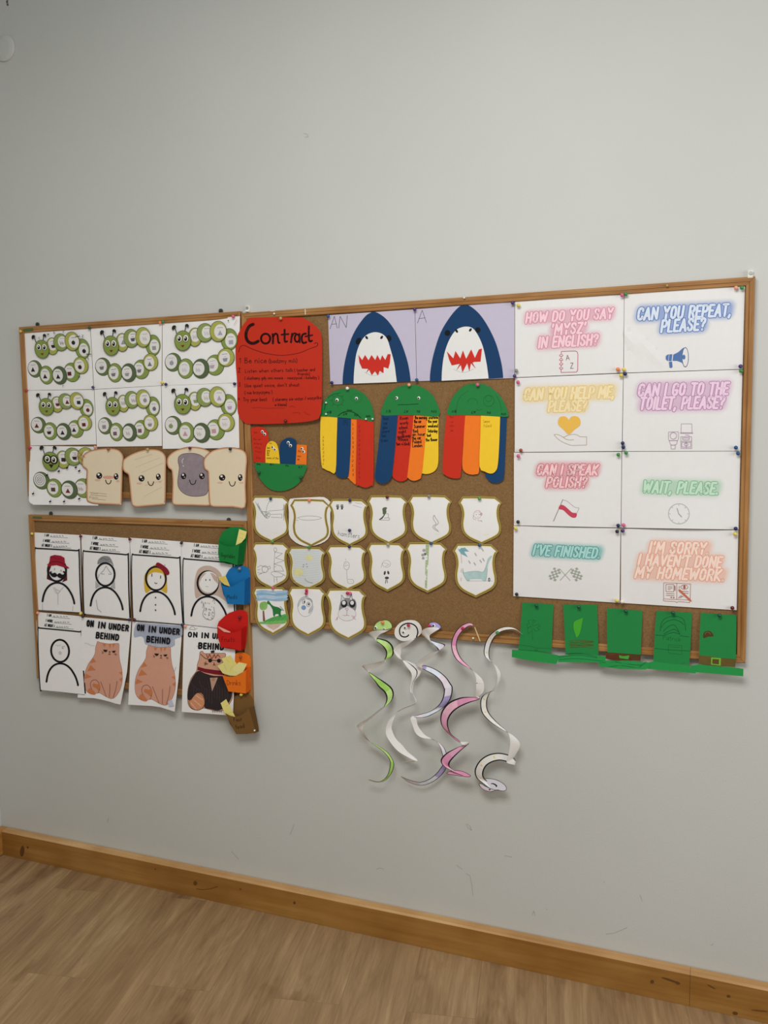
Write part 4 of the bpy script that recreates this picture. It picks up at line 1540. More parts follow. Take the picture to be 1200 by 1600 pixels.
# ------------------------------------------------------------------ folded card pockets
def pocket(name, colour, dark, back, front, side, M, dfront, word, label, dback=.0215, rim=None):
    bp, fp, sp = catmull(pts(back, M), 2, True), pts(front, M), pts(side, M)
    ys = [q[1] for q in bp]
    xs = [q[0] for q in bp]
    root = empty('card_pocket', P(sum(xs) / len(xs), max(q[1] for q in fp), dback), label, 'card pocket', 'folded card pockets')
    a = Art()
    a.poly(bp, mat(colour, .7, 'card'))
    a.build('back_panel', dback, root, thick=.0008, back=None)
    a = Art()
    a.poly(fp, mat(colour, .7, 'card'))
    if word:
        word(a)
    y0, y1 = min(q[1] for q in fp), max(q[1] for q in fp)
    fd = lambda u, v: dfront - .006 * v
    a.build('front_panel', fd, root, thick=.0008, back=None)
    # right hand gusset, from the fold of the front panel back to the back panel; left one and bottom behind the front

    def gusset(nm, fa, fb, ba, bb):
        bm = bmesh.new()
        n = 6
        df = lambda q: dfront - .006 * (q[1] - y0) / (y1 - y0) - .0002
        rows = []
        for k in range(n + 1):
            t = k / n
            f_ = (fa[0] + (fb[0] - fa[0]) * t, fa[1] + (fb[1] - fa[1]) * t)
            b2 = (ba[0] + (bb[0] - ba[0]) * t, ba[1] + (bb[1] - ba[1]) * t)
            A, B = P(f_[0], f_[1], df(f_)), P(b2[0], b2[1], dback + .0006)
            rows.append([bm.verts.new(A.lerp(B, j / 3) + Vector((0, 0, 0.0))) for j in range(4)])
        for r0, r1 in zip(rows, rows[1:]):
            for j in range(3):
                bm.faces.new((r0[j], r0[j + 1], r1[j + 1], r1[j]))
        bmesh.ops.solidify(bm, geom=list(bm.faces), thickness=.0006)
        obj_from_bm(nm, bm, [mat(colour, .7, 'card')], root)
    gusset('side_panel', sp[0], sp[3], sp[1], sp[2])
    fl = fp[0]
    flb = fp[-1]
    gusset('side_panel', fl, flb, (fl[0] + .5, fl[1]), (flb[0] + .5, flb[1]))
    gusset('bottom_panel', flb, sp[3], (flb[0] + .5, flb[1] - .8), sp[2])
    return root


CI = '0f2a1c'
pocket('g', '15803a', None, '850,180 852,140 880,80 930,36 1000,19 1075,27 1110,55 1116,110 1112,170 1095,270 1080,360 1030,372 860,345', '848,155 868,178 900,194 940,204 980,204 1020,192 1045,178 1025,380 985,365 930,350 885,344 855,345',
       '1045,178 1112,140 1080,368 1025,380', C6, .040, lambda a: a.hand('Vegetables', (868, 300), (1006, 318), 24, .7, mat('0d3d1d'), C6),
       'green card pocket lettered Vegetables, top of the column of pockets')
pocket('b', '1574b4', None, '872,560 915,480 948,420 1000,390 1075,384 1130,408 1143,455 1145,600 1143,738 1095,742 940,735', '878,562 905,574 940,582 985,574 1030,548 1070,528 1096,520 1090,748 1010,745 930,741',
       '1096,520 1144,490 1143,738 1090,748', C6, .040, lambda a: a.hand('Meals', (928, 698), (1028, 692), 24, .8, mat('0d3f66'), C6),
       'blue card pocket lettered Meals, under the green pocket')
pocket('r', 'd01d17', None, '836,950 880,880 950,825 1040,801 1098,807 1122,850 1118,1000 1098,1150 1060,1170 870,1140', '834,962 870,980 915,998 960,1010 1005,1008 1040,992 1062,980 1060,1182 1000,1166 940,1152 866,1146',
       '1062,980 1114,948 1097,1150 1060,1182', C6, .042, lambda a: a.hand('Fruits', (878, 1098), (1004, 1096), 26, .8, mat('7a0d12'), C6),
       'red card pocket lettered Fruits, middle of the column of pockets')
pocket('o', 'f0781c', None, '760,560 800,480 850,400 880,370 940,355 1005,373 1030,420 1031,560 1030,700 990,735 825,715', '762,566 800,580 850,586 890,578 930,560 960,540 985,520 985,742 930,735 870,727 822,722',
       '985,520 1031,490 1030,700 985,742', C8, .042, lambda a: a.hand('Drinks', (806, 664), (940, 664), 27, .8, mat('8a3a10'), C8),
       'orange card pocket lettered Drinks, stuffed with yellow slips')
pocket('n', '7c5a2e', None, '800,930 830,850 868,780 915,750 970,745 1030,760 1056,800 1066,870 1104,1068 1080,1105 895,1110', '792,926 835,948 880,960 925,952 960,936 990,905 1012,880 1082,1112 1000,1118 940,1122 894,1122',
       '1012,880 1066,862 1106,1066 1082,1112', C8, .042, lambda a: (a.hand('Fast', (870, 1005), (950, 1000), 20, .8, mat('3a2710'), C8), a.hand('food', (890, 1078), (978, 1060), 24, .8, mat('3a2710'), C8)),
       'brown card pocket lettered Fast food, lowest of the column of pockets')


def slip(s, M, d, label, marks=None, col='ecdf86'):
    a = Art()
    a.poly(s, col, M)
    if marks:
        for q in marks:
            a.line(q, .4, 'c9a955', M)
    tag(a.build('paper_slip', d, back='ddd07c'), label, 'paper slip', 'yellow slips in the pockets')


slip('1042,40 1114,64 1100,125 1062,168 1010,192', C6, bil(.028, .028, .032, .032), 'pale yellow paper slip standing in the green pocket', ('1050,80 1095,95', '1040,120 1085,130'))
slip('845,487 915,479 957,578 905,562 872,532', C6, bil(.033, .033, .034, .034), 'yellow paper slip hanging over the left rim of the blue pocket', ('865,500 905,498', '875,515 915,512', '885,530 925,528'), 'e6cf6a')
slip('836,955 850,952 960,1003 958,1012 900,1004', C6, .0435, 'thin pale paper slip edge on the rim of the red pocket', None, 'f0b0a0')
slip('755,415 838,383 905,468 880,540 800,500', C8, .0345, 'broad yellow paper slip standing at the back of the orange pocket', ('800,420 830,450',))
slip('718,482 775,452 850,480 885,576 830,572 768,552', C8, .038, 'pale yellow paper slip leaning out left of the orange pocket', ('850,490 838,530', '780,470 800,520'), 'e8e08c')
slip('995,464 920,448 850,510 850,570 890,577 960,540', C8, .0362, 'pale yellow paper slip leaning right inside the orange pocket', ('880,545 900,540', '960,470 980,470'), 'eee59a')
slip('748,832 800,794 886,960 840,956 792,944', C8, bil(.033, .033, .036, .036), 'pale yellow paper slip hanging over the left rim of the brown pocket', ('800,860 815,850', '830,920 860,915'))
# ------------------------------------------------------------------ paper octopuses
C4b, C5b = Cr(380, 600, 5.4545), Cr(580, 580, 5.4545)
GREEN, BLUE, YEL, ORA, REDP = '23803f', '12406a', 'f7cb2e', 'f67d22', 'cd3019'
EYEW, EYEB = mat('f1f0ea', .3, 'plastic'), mat('141414', .3, 'plastic')


def googly(root, M, x, y, r, dx, dy, d, look=.45):
    """domed wobbly eye with a loose black pupil; r in picture pixels"""
    px, py = M(x, y)
    c = P(px, py, d)
    R = (P(px + r, py, d) - P(px - r, py, d)).length / 2
    bm = bmesh.new()
    n = 16
    rings = []
    for t in (0, .35, .7, 1.0):
        a = t * math.pi / 2
        rings.append([bm.verts.new(c + Vector((R * math.cos(a) * math.cos(k * 2 * math.pi / n) if t < 1 else 0, -.0003 - R * .38 * math.sin(a), R * math.cos(a) * math.sin(k * 2 * math.pi / n) if t < 1 else 0))) for k in range(n if t < 1 else 1)])
    for a_, b_ in zip(rings[:2], rings[1:3]):
        for k in range(n):
            bm.faces.new((a_[k], a_[(k + 1) % n], b_[(k + 1) % n], b_[k]))
    for k in range(n):
        bm.faces.new((rings[2][k], rings[2][(k + 1) % n], rings[3][0]))
    bm.faces.new(list(reversed(rings[0])))
    c2 = c + Vector((dx * R * look, 0, dy * R * look))
    pr = [bm.verts.new(c2 + Vector((R * .55 * math.cos(k * math.pi / 6), -.0006 - R * .42, R * .55 * math.sin(k * math.pi / 6)))) for k in range(12)]
    p2 = [bm.verts.new(v.co + Vector((0, R * .2, 0))) for v in pr]
    bm.faces.new(pr).material_index = 1
    for k in range(12):
        bm.faces.new((pr[k], pr[(k + 1) % 12], p2[(k + 1) % 12], p2[k])).material_index = 1
    bmesh.ops.recalc_face_normals(bm, faces=list(bm.faces))
    o = obj_from_bm('googly_eye', bm, [EYEW, EYEB], root)
    return o


def octopus(label, M, body, strips, deco, eyes, bodyd=.0150, up=False):
    bp = catmull(pts(body, M), 3, True)
    xs = [q[0] for q in bp]
    root = empty('paper_octopus', P(sum(xs) / len(xs), max(q[1] for q in bp), .0125), label, 'paper octopus', 'paper octopuses with striped arms')
    for k, (s, c, d, deco2, lift) in enumerate(strips):
        a = Art()
        a.poly(s if isinstance(s, list) else strip_curve(s, M), mat(c, .7, 'card'))
        if deco2:
            deco2(a)
        f = (lambda d_, l_: (lambda u, v: d_ + l_ * ((1 - v) if up else v)))(d, lift)
        a.build('arm_strip', f, root, thick=.0005, back=None, eps=.00008)
    a = Art()
    a.poly(bp, mat(GREEN, .7, 'card'))
    deco(a)
    a.build('body', bodyd, root, thick=.0005, back=None)
    for e in eyes:
        googly(root, M, *e)


def strip_curve(s, M):
    """straight cut edges at the joint end (first and last point), smooth elsewhere"""
    return catmull(pts(s, M), 3, False)


dkg = mat('17532a')
pen = mat('1c2230')
penr = mat('7e1c14')


def scrib(lines, M, c, xh=13, w=.75):
    def f(a):
        a.nxt()
        for t, L, R in lines:
            a.hand(t, L, R, xh, w, c, M, up=False)
    return f


def vwords(x, y0, y1, n, M, c, seed):
    """small words written down the strip, read sideways"""
    def f(a):
        r = random.Random(seed)
        a.nxt()
        for k in range(n):
            y = y0 + (y1 - y0) * k / n
            a.hand(r.choice(('the', 'an', 'mon', 'sum', 'on', 'was')), (x + r.uniform(-3, 3), y + 24), (x + r.uniform(-3, 3), y), 9, .45, c, M, up=False)
    return f


def head_words(ws, c=None):
    def f(a, M):
        a.nxt()
        for t, x, y, w, h in ws:
            # the letters stand upside down along the hem of the body
            a.hand(t, (x + w, y - h * 1.6), (x, y - h * 1.6), h, .8, mat('123c20'), M, up=False)
    return f


def deco_a(a):
    a.ring(805, 140, 46, 42, .6, dkg, C4b)
    a.ring(965, 120, 46, 40, .45, mat('1d6a35'), C4b)
    for k in range(8):
        t = k * math.pi / 4
        a.line([(805 + 50 * math.cos(t), 140 + 46 * math.sin(t)), (805 + 68 * math.cos(t), 140 + 64 * math.sin(t))], .5, dkg, C4b)
    a.line(smo('808,272 850,242 910,233 960,252 1003,290', C4b, 4, False), 1.1, '123c20')
    a.line(smo('720,120 760,90 830,75', C4b, 3, False), .7, '17532a')
    a.line('692,222 700,170', .8, '123c20', C4b)
    head_words((('BY', 712, 248, 38, 11), ('AT', 848, 262, 38, 11), ('IN', 945, 272, 34, 11), ('ON', 1045, 282, 40, 10)))(a, C4b)
    a.line('885,222 925,224', 1.2, '123c20', C4b)


octopus('frowning paper octopus with yellow, blue, orange and red arms, left of the three hanging ones', C4b,
        '658,272 662,215 688,150 738,90 800,52 880,38 960,46 1030,85 1080,150 1106,220 1112,318 1040,306 960,298 800,284 720,277',
        [('918,290 914,600 890,780 900,805 930,835 966,832 968,500 970,290', ORA, .0125, vwords(940, 330, 800, 12, C4b, mat('a84a10'), 3), .002),
         ('803,275 801,450 787,700 788,765 815,795 850,803 885,795 900,768 912,600 920,285', BLUE, .0130, lambda a: a.hand('IN', (850, 352), (895, 352), 26, .6, mat('0a2746'), C4b), .003),
         ('660,262 656,500 668,690 690,722 740,745 787,746 796,500 803,278', YEL, .0136, vwords(688, 440, 700, 8, C4b, mat('b98f1c'), 4), .003),
         ('968,295 966,500 960,830 985,864 1040,883 1090,866 1110,830 1112,500 1113,310', REDP, .0140, vwords(995, 350, 820, 12, C4b, mat('9a2413'), 5), .003)],
        deco_a, [(800, 137, 2.5, .1, -.5, .0152), (965, 124, 2.4, .2, -.4, .0152)])


def deco_b(a):
    a.line('228,286 300,285 402,279', 1.1, '123c20', C5b)
    head_words((('BY', 122, 350, 44, 12), ('AT', 275, 352, 40, 12), ('IN', 388, 352, 30, 12), ('ON', 508, 352, 52, 12)))(a, C5b)


octopus('straight faced paper octopus with black writing on its arms, middle of the three hanging ones', C5b,
        '88,374 100,300 140,210 220,140 320,116 420,130 510,190 558,270 578,380 400,376 230,375',
        [('480,368 455,640 430,850 440,872 490,874 545,846 571,780 573,600 573,368', YEL, .0126, scrib((('oneform', (488, 408), (572, 406)), ('the year', (484, 440), (566, 438)), ('weekend', (484, 478), (570, 478)), ('Saturday', (480, 520), (566, 522)), ('feet', (474, 560), (512, 556)), ('the flower', (466, 598), (566, 594))), C5b, mat('221d12'), 15, 1.0), .002),
         ('228,368 205,640 180,865 195,915 240,938 290,930 320,880 340,650 362,368', REDP, .0132, scrib((('Room', (246, 415), (318, 410)), ('work', (244, 455), (320, 452)), ('school', (236, 495), (312, 490)), ('night', (234, 532), (300, 525)), ('goalkeep', (222, 572), (338, 560)), ('fitness', (234, 595), (318, 592)), ("two o'clock", (214, 632), (330, 630))), C5b, mat('4a1210'), 16, 1.0), .003),
         ('362,368 345,560 312,860 310,905 352,933 405,922 430,880 455,640 480,368', ORA, .0138, scrib((('the morning', (372, 408), (478, 408)), ('the car', (366, 442), (428, 440)), ('Summer', (364, 484), (462, 480)), ('Bed', (358, 524), (402, 520)), ('an hour', (350, 552), (462, 548)), ('the car', (350, 584), (426, 580)), ('Poland', (352, 616), (430, 612)), ('London', (352, 648), (436, 645))), C5b, mat('2a1a0e'), 16, 1.0), .003),
         ('90,368 60,650 32,880 38,922 72,955 120,956 165,920 182,860 205,640 228,368', BLUE, .0144, scrib((('bus', (104, 415), (150, 415)), ('car', (104, 455), (140, 455)), ('bike', (100, 495), (140, 490)), ('plane', (92, 530), (160, 520)), ('taxi', (90, 565), (130, 560)), ('train', (84, 605), (146, 600))), C5b, mat('0a2746'), 16, .9), .004)],
        deco_b, [(216, 229, 2.4, -.3, .2, .0152), (405, 229, 2.4, -.1, -.3, .0152)])


def deco_c(a):
    k = mat('1a6a34')
    a.line(smo('722,370 735,270 770,205 830,170', C5b, 3, False), .8, k)
    a.line(smo('1065,210 1095,260 1110,340', C5b, 3, False), .8, k)
    a.line(smo('820,270 835,240 870,232 900,250 905,275', C5b, 3, False), .8, k)
    a.ring(1002, 252, 46, 48, .8, k, C5b)
    a.ring(1000, 232, 26, 26, .6, k, C5b)
    a.line(smo('895,322 920,335 945,320', C5b, 3, False), .8, k)
    head_words((('BY', 684, 350, 40, 11), ('AT', 850, 356, 40, 11), ('IN', 985, 362, 36, 11), ('ON', 1105, 374, 46, 11)))(a, C5b)


octopus('paper octopus with a faint drawn face, right of the three hanging ones', C5b,
        '650,372 664,290 710,200 790,126 880,104 980,118 1070,180 1130,260 1163,345 1162,388 1050,384 900,376 760,374',
        [('1096,375 1088,600 1075,800 1040,850 970,872 1000,930 1050,956 1100,945 1132,900 1142,700 1157,378', BLUE, .0126, None, .002),
         ('800,366 785,620 776,800 795,856 840,879 890,878 920,850 932,640 936,370', ORA, .0132, None, .003),
         ('645,366 620,600 610,840 625,882 680,909 740,912 765,878 780,650 802,368', REDP, .0138, scrib((('Bus', (670, 400), (705, 398)), ('car', (672, 440), (704, 438)), ('bike', (672, 475), (706, 472)), ('taxi', (676, 515), (700, 512))), C5b, mat('a82814'), 11, .6), .003),
         ('935,368 930,560 924,812 968,855 1020,873 1060,852 1080,790 1092,600 1099,378', YEL, .0142, scrib((('Summer', (955, 440), (1015, 438)), ('Poland', (960, 480), (1026, 475))), C5b, mat('c79c22'), 15, .6), .004)],
        deco_c, [])


def deco_d(a):
    a.nxt()
    for t, x, y, w in (('ON', 112, 690, 36), ('BY', 228, 692, 32), ('IN', 358, 702, 30), ('AT', 468, 716, 40)):
        a.hand(t, (x, y), (x + w, y + 4), 9, .8, mat('123c20'), C4b, up=False)


octopus('small upside down paper octopus with arms pointing up, under the red contract', C4b,
        '104,672 220,675 320,680 440,686 541,692 524,760 480,838 410,890 320,914 230,896 160,832 116,752',
        [('445,692 452,530 480,518 530,521 543,540 538,700', ORA, .0126, scrib((('the', (465, 580), (490, 582)), ('mon', (462, 622), (494, 624)), ('was', (462, 650), (480, 650))), C4b, mat('a8500f'), 12, .6), .004),
         ('314,685 311,540 326,490 370,461 410,458 450,482 455,540 446,695', BLUE, .0131, None, .005),
         ('90,668 75,500 66,390 90,369 150,365 195,390 214,440 218,520 192,680', REDP, .0126, scrib((('bus', (92, 420), (120, 420)), ('the car', (86, 478), (150, 480)), ('plane', (92, 512), (160, 520)), ('ship', (96, 545), (150, 555)), ('train', (100, 580), (160, 590)), ('bike', (110, 635), (150, 640))), C4b, mat('a02414'), 11, .6), .004),
         ('190,678 190,580 200,520 225,491 255,488 285,510 303,570 313,682', YEL, .0136, scrib((('no', (220, 510), (245, 512)), ('June', (202, 552), (228, 552)), ('may', (202, 575), (228, 575)), ('the', (202, 595), (222, 595)), ('fun', (202, 612), (222, 612)), ('some of the', (198, 638), (303, 642))), C4b, mat('8a6d1c'), 11, .6), .005)],
        deco_d, [(163, 407, 2.2, .3, -.1, .0166), (183, 428, 2.2, .2, -.3, .0162), (252, 541, 2.1, -.1, .5, .0172), (272, 560, 2.1, .1, .3, .0166), (384, 501, 2.4, .3, -.3, .0172), (403, 526, 2.4, .3, -.3, .0166), (501, 552, 2.3, -.1, .2, .0162), (515, 578, 2.3, -.1, .3, .0156)],
        up=True)

# ------------------------------------------------------------------ shields
SHT = '55,80 190,76 312,80 365,132 346,165 339,220 346,280 358,335 354,388 318,432 205,492 108,446 58,392 44,325 48,275 52,230 42,175 20,135'
S6, S7, = Cr(380, 760, 5.4545), Cr(570, 760, 5.4545)
GOLD, CREAM = '96803a', 'ece0a6'


def shield(M, x0, x1, y0, y1, d, draw, label, skew=0.0, margin=None, inner='f0eeec'):
    a = Art()

    def T(x, y):
        u, v = (x - 20) / 345.0, (y - 76) / 416.0
        return M(x0 + u * (x1 - x0) + skew * (v - .5) * (x1 - x0), y0 + v * (y1 - y0) + 0.012 * (u - .5) * (y1 - y0))
    p = pts(SHT, T)
    # straight cut at the shoulders, curved flanks
    q = [p[0], p[1], p[2], p[3]] + catmull(p[3:11], 3)[1:] + [p[11]] * 0 + catmull(p[10:], 3)[1:]
    sg = 1 if area2(q) > 0 else -1
    if margin:
        a.poly(catmull(pts(margin, M), 2, True), 'f0ece4')
        a.poly(q, GOLD)
    else:
        a.poly(q, 'c9b468')
        a.poly(shrink(q, .45 * sg), GOLD)
    a.poly(shrink(q, 3.1 * sg), CREAM)
    a.poly(shrink(q, 4.0 * sg), mat(inner))
    if draw:
        draw(a, M)
    o = a.build('paper_shield', d, cell=14, thick=.0005)
    tag(o, label, 'paper shield', 'paper shields with gold borders')


GR, GRL = mat('7b7b7d'), mat('a5a5a7')


def L_(a, M, items, w=.55, c=None):
    a.nxt()
    for s in items:
        a.line(catmull(pts(s), 3, False), w, c or GR, M, up=False)


def d1(a, M):
    L_(a, M, ('105,130 140,200 185,255 210,270', '118,150 160,230', '228,120 205,165 195,220', '215,210 340,200', '225,240 330,235', '235,262 330,268', '340,200 350,150', '330,235 332,270', '155,210 175,250 205,272 228,250 222,222 190,215 155,215', '345,160 345,260', '180,225 220,260', '185,255 222,230', '195,220 200,270'), .5, GR)
    L_(a, M, ('125,140 150,215 190,262', '130,160 175,240', '348,150 352,200 345,290', '170,215 215,230 180,245 220,255'), .8, GRL)


def d2(a, M):
    L_(a, M, ('455,272 480,262 540,252 620,255 668,270 620,284 550,288 490,282 470,268', '450,285 470,292', '655,262 670,272'), .55, mat('8d8a88'))


def d3(a, M):
    a.nxt()
    for x in (805, 842):
        for dx in (-8, 0, 8):
            a.line([(x + dx, 155), (x + dx * .6, 195)], 1.0, mat('55544f'), M, up=False)
        a.line([(x - 12, 170), (x + 12, 176)], 1.2, mat('6d6a60'), M, up=False)
    a.line('935,160 1010,182', .6, mat('a9adc4'), M)
    a.line('955,140 1015,150', .5, GRL, M)
    a.hand('hamsters', (805, 418), (995, 445), 25, .6, mat('7c7f8d'), M)


def d4(a, M):
    a.poly(smo('150,190 165,178 190,180 182,200 185,220 172,240 155,238 152,215', M, 2), mat('5f6c52', .8, 'crayon'))
    a.poly('165,240 172,242 150,275 125,288 120,282 145,262', mat('4f4c48'), M)
    L_(a, M, ('180,235 200,235 200,265 205,268', '165,270 205,268 205,288 130,286', '150,195 180,185', '165,205 175,215'), .55, mat('6a6a66'))


def d5(a, M):
    L_(a, M, ('592,245 582,270 600,305 610,320 585,335 580,350 600,370 632,388', '600,265 625,300 625,318 600,338 595,350 625,378', '592,245 602,268'), .6, mat('6a6a6a'))


def d6(a, M):
    a.ring(960, 240, 32, 33, .6, mat('c9a6a6'), M)
    a.ring(962, 215, 22, 9, .5, mat('d8b8b4'), M)
    a.ell(992, 236, 10, 14, mat('c4a9a4'), M, n=10)
    L_(a, M, ('925,245 925,275 950,285', '965,280 970,295 1000,290', '985,290 1000,305', '963,255 963,262'), .55, mat('b59a98'))
    for x in (950, 975):
        a.ell(x, 240, 3, 4, mat('6a5050'), M, n=8)


def d7(a, M):
    L_(a, M, ('262,525 280,525 285,550 265,555 262,530',), .55, GR)
    a.nxt()
    for s in ('270,555 262,700', '270,560 335,572 275,610 350,632 262,662 325,680 345,722 265,722 262,690 280,680', '120,690 140,680', '120,712 145,708', '122,735 150,740', '130,755 160,740', '235,740 250,725 300,732 345,752 330,770 270,772 235,745', '262,772 265,820', '285,775 290,820', '345,752 360,765'):
        a.line(s, .55, GR, M, up=False)
    a.ring(185, 705, 26, 28, .6, GR, M)
    L_(a, M, ('140,672 200,690', '150,740 200,730', '205,690 225,680 230,700 210,705'), .55, GR)


def d8(a, M):
    a.nxt()
    for k in range(14):
        y = 555 + k * 20
        a.line([(425, y), (520, y + 10), (650, y - 6)], .5, mat('c8d0d2'), M, up=False)
    yl = mat('e4dda0', .8, 'crayon')
    for x, y, r in ((562, 608, 28), (470, 732, 38)):
        a.ell(x, y, r, r * .8, yl, M, n=14)
        for k in range(9):
            t = k * .7
            a.line([(x, y), (x + r * 1.5 * math.cos(t), y + r * 1.2 * math.sin(t))], .8, yl, M, up=(k == 0))
    a.line(smo('525,785 545,810 595,825', M, 3, False), .9, '93a48c')
    for x, y in ((515, 668), (540, 662), (545, 685), (512, 685)):
        a.ell(x, y, 5, 5, mat('8d8f99'), M, n=8)


def d9(a, M):
    L_(a, M, ('880,640 862,650 858,690 872,708 895,705 905,670 892,645 878,645', '875,630 872,615', '882,712 885,790', '888,792 935,795 938,825 895,825 888,795', '868,660 880,655', '865,680 895,670'), .55, mat('8f8f92'))


def d10(a, M):
    a.ring(185, 660, 34, 30, .5, GRL, M)
    L_(a, M, ('140,690 150,650', '160,650 205,665 175,680'), .5, GRL)
    k = mat('4b4b4b')
    a.ell(170, 738, 9, 18, k, M, .2, n=10)
    a.ell(200, 735, 9, 16, k, M, -.3, n=10)
    a.ell(188, 780, 18, 12, k, M, n=10)
    a.line('180,795 176,825', 1.0, k, M)
    a.line('190,798 192,820', 1.0, k, M)


def d11(a, M):
    a.poly('520,490 550,490 542,640 532,760 530,872 512,865 515,700', mat('b4c79a', .8, 'crayon'), M)
    a.nxt()
    for k in range(14):
        a.line([(518 + k % 3, 505 + k * 25), (540 - k * .7, 512 + k * 25)], .6, mat('8ba67c'), M, up=False)
    a.nxt()
    for x, y, r in ((505, 545, 12), (492, 585, 9), (510, 580, 10), (498, 612, 10), (515, 575, 8)):
        a.ring(x, y, r, r, .6, mat('55554f'), M, n=10, up=False)
        a.ell(x, y, r * .5, r * .5, mat('55554f'), M, n=8, up=False)


def d12(a, M):
    a.line('818,555 825,640 820,805', 1.2, mat('d9bfb4'), M)
    tq = mat('7fb0b8', .8, 'crayon')
    for s in ('790,530 840,545 880,605 850,585', '800,545 850,520 890,555 840,556', '795,540 830,560 870,600 820,575', '820,525 860,522 855,545 800,548'):
        a.poly(s, tq, M)
    a.poly(smo('835,695 845,735 880,728 960,722 1005,730 1030,690 1050,620 1080,592 1085,600 1060,640 1045,700 1040,760 1030,808 1005,806 990,790 900,792 895,806 870,800 850,770 832,730', M, 2), mat('b5d0cf', .8, 'crayon'))
    L_(a, M, ('835,695 845,735 880,728 960,722 1005,730 1030,690 1050,620 1080,592', '1045,700 1040,760 1030,808', '832,730 850,770 870,800 895,806', '870,806 1090,806'), .45, mat('86a5a6'))
    g = mat('b0aeb2')
    for x, y in ((1003, 540), (945, 580), (892, 645), (937, 660), (988, 638), (1012, 625)):
        a.line([(x - 6, y - 10), (x + 6, y + 10)], 1.6, g, M)
    a.ring(1060, 795, 6, 14, 1.0, mat('4b4b4b'), M)


def d13(a, M):
    for k, c in enumerate(('a9c6dd', '8eb4d2', 'b4cde0', '9cbcd8')):
        y = 890 + k * 22
        a.poly(smo('115,%d 180,%d 260,%d 370,%d 372,%d 280,%d 180,%d 118,%d' % (y, y - 8, y + 4, y - 6, y + 16, y + 24, y + 14, y + 20), M, 2), mat(c, .8, 'crayon'))
    a.poly('165,1060 178,1058 188,1148 168,1150', mat('8a5b4a', .8, 'crayon'), M)
    a.poly(smo('140,1010 150,990 180,980 205,992 205,1030 190,1050 160,1055 142,1038', M, 2), mat('8fbf6a', .8, 'crayon'))
    a.poly(smo('160,1160 250,1115 330,1095 372,1090 372,1150 260,1168 200,1172', M, 2), mat('5fae5a', .8, 'crayon'))
    a.poly('130,1155 372,1140 360,1165 300,1180 140,1172', mat('79bb66', .8, 'crayon'), M)
    a.poly(smo('205,980 218,975 240,1005 265,1022 300,1030 330,1050 348,1062 325,1055 320,1085 325,1108 305,1108 300,1090 275,1090 268,1110 255,1098 250,1050 225,1010 205,1000', M, 2), mat('2f7d3f', .8, 'crayon'))
    a.line('315,1022 345,1058', 1.0, mat('7f8f94'), M)
    a.poly('190,1180 330,1168 300,1200 258,1225 215,1200', mat('dcbcae', .8, 'crayon'), M)
    a.nxt()
    for k in range(5):
        a.line([(180 + k * 35, 1160 - k * 4), (240 + k * 30, 1120 - k * 4)], .7, mat('3f9a4a'), M, up=False)


def d14(a, M):
    a.ring(530, 1024, 66, 86, .6, mat('9a9da6'), M)
    a.poly(smo('465,1030 475,975 510,942 560,945 592,985 596,1030 580,1070 556,1085 560,1050 585,1010 570,975 530,960 495,975 480,1010', M, 2), mat('c3c6c8', .8, 'crayon'))
    a.ring(515, 983, 12, 18, .6, mat('3f4044'), M)
    a.ring(556, 1006, 14, 20, .6, mat('3f4044'), M)
    a.ell(520, 985, 5, 9, mat('3f4044'), M, n=10)
    a.ell(558, 1004, 7, 10, mat('3f4044'), M, n=10)
    a.ell(515, 1033, 20, 20, mat('7f9fc4', .8, 'crayon'), M)
    L_(a, M, ('545,960 575,960 590,985',), .8, mat('6b7480'))


def d15(a, M):
    gy = mat('8f9092', .8, 'crayon')
    a.poly(smo('830,980 850,955 900,950 950,962 965,1000 962,1040 945,1080 925,1040 880,1020 840,1050 825,1085 815,1050', M, 2), gy)
    a.poly('832,985 838,925 870,965', mat('d6d6d6'), M)
    a.poly('905,960 925,910 930,975', mat('d6d6d6'), M)
    a.line('832,985 838,925 870,965', .6, mat('55555a'), M)
    a.line('905,960 925,910 930,975', .6, mat('55555a'), M)
    for x, y in ((860, 1000), (930, 1000)):
        a.ell(x, y, 27, 33, mat('252528'), M)
        a.ell(x - 2, y - 8, 16, 18, mat('e6e4e3'), M, n=14)
    a.ell(885, 1088, 76, 58, mat('e9e7e6'), M)
    a.ring(885, 1088, 76, 58, .5, mat('bb9aa2'), M)
    a.line('885,1055 882,1098', .6, mat('8b6a70'), M)
    L_(a, M, ('850,1095 865,1102 882,1098 905,1102', '868,1040 895,1042 885,1058 868,1042'), .6, mat('a87a84'))
    L_(a, M, ('790,1140 805,1110 800,1140', '930,1110 960,1135', '950,1105 935,1125', '920,1100 955,1115'), .7, mat('d3a0ac'))


B = lambda d, k=.002: (lambda u, v: d + k * math.sin(math.pi * v) + .001 * math.sin(math.pi * u))
shield(S6, 62, 392, 79, 476, B(.0125), d1, 'gold edged shield with a grey pencil machine sketch, left end of the top shield row')
shield(S6, 400, 736, 108, 512, B(.0128), d2, 'gold edged shield on a loose white margin with a long thin oval', 0, '405,105 480,98 600,92 690,92 740,130 752,170 742,230 744,330 742,400 720,450 660,488 560,512 480,495 425,460 390,410 388,320 390,220 384,160 392,120')
shield(S6, 725, 1066, 106, 508, B(.0132), d3, 'gold edged shield lettered hamsters with two small grey paws')
shield(S7, 18, 366, 75, 490, B(.0126), d4, 'gold edged shield with a small dark bird beside a box')
shield(S7, 368, 742, 72, 492, B(.0129), d5, 'gold edged shield with a thin wavy worm')
shield(S7, 796, 1168, 84, 492, B(.0126), d6, 'gold edged shield with a small pink round face, right end of the top shield row')
shield(S6, 68, 392, 476, 872, B(.0150), d7, 'gold edged shield with a zigzag spined creature, second row at the left')
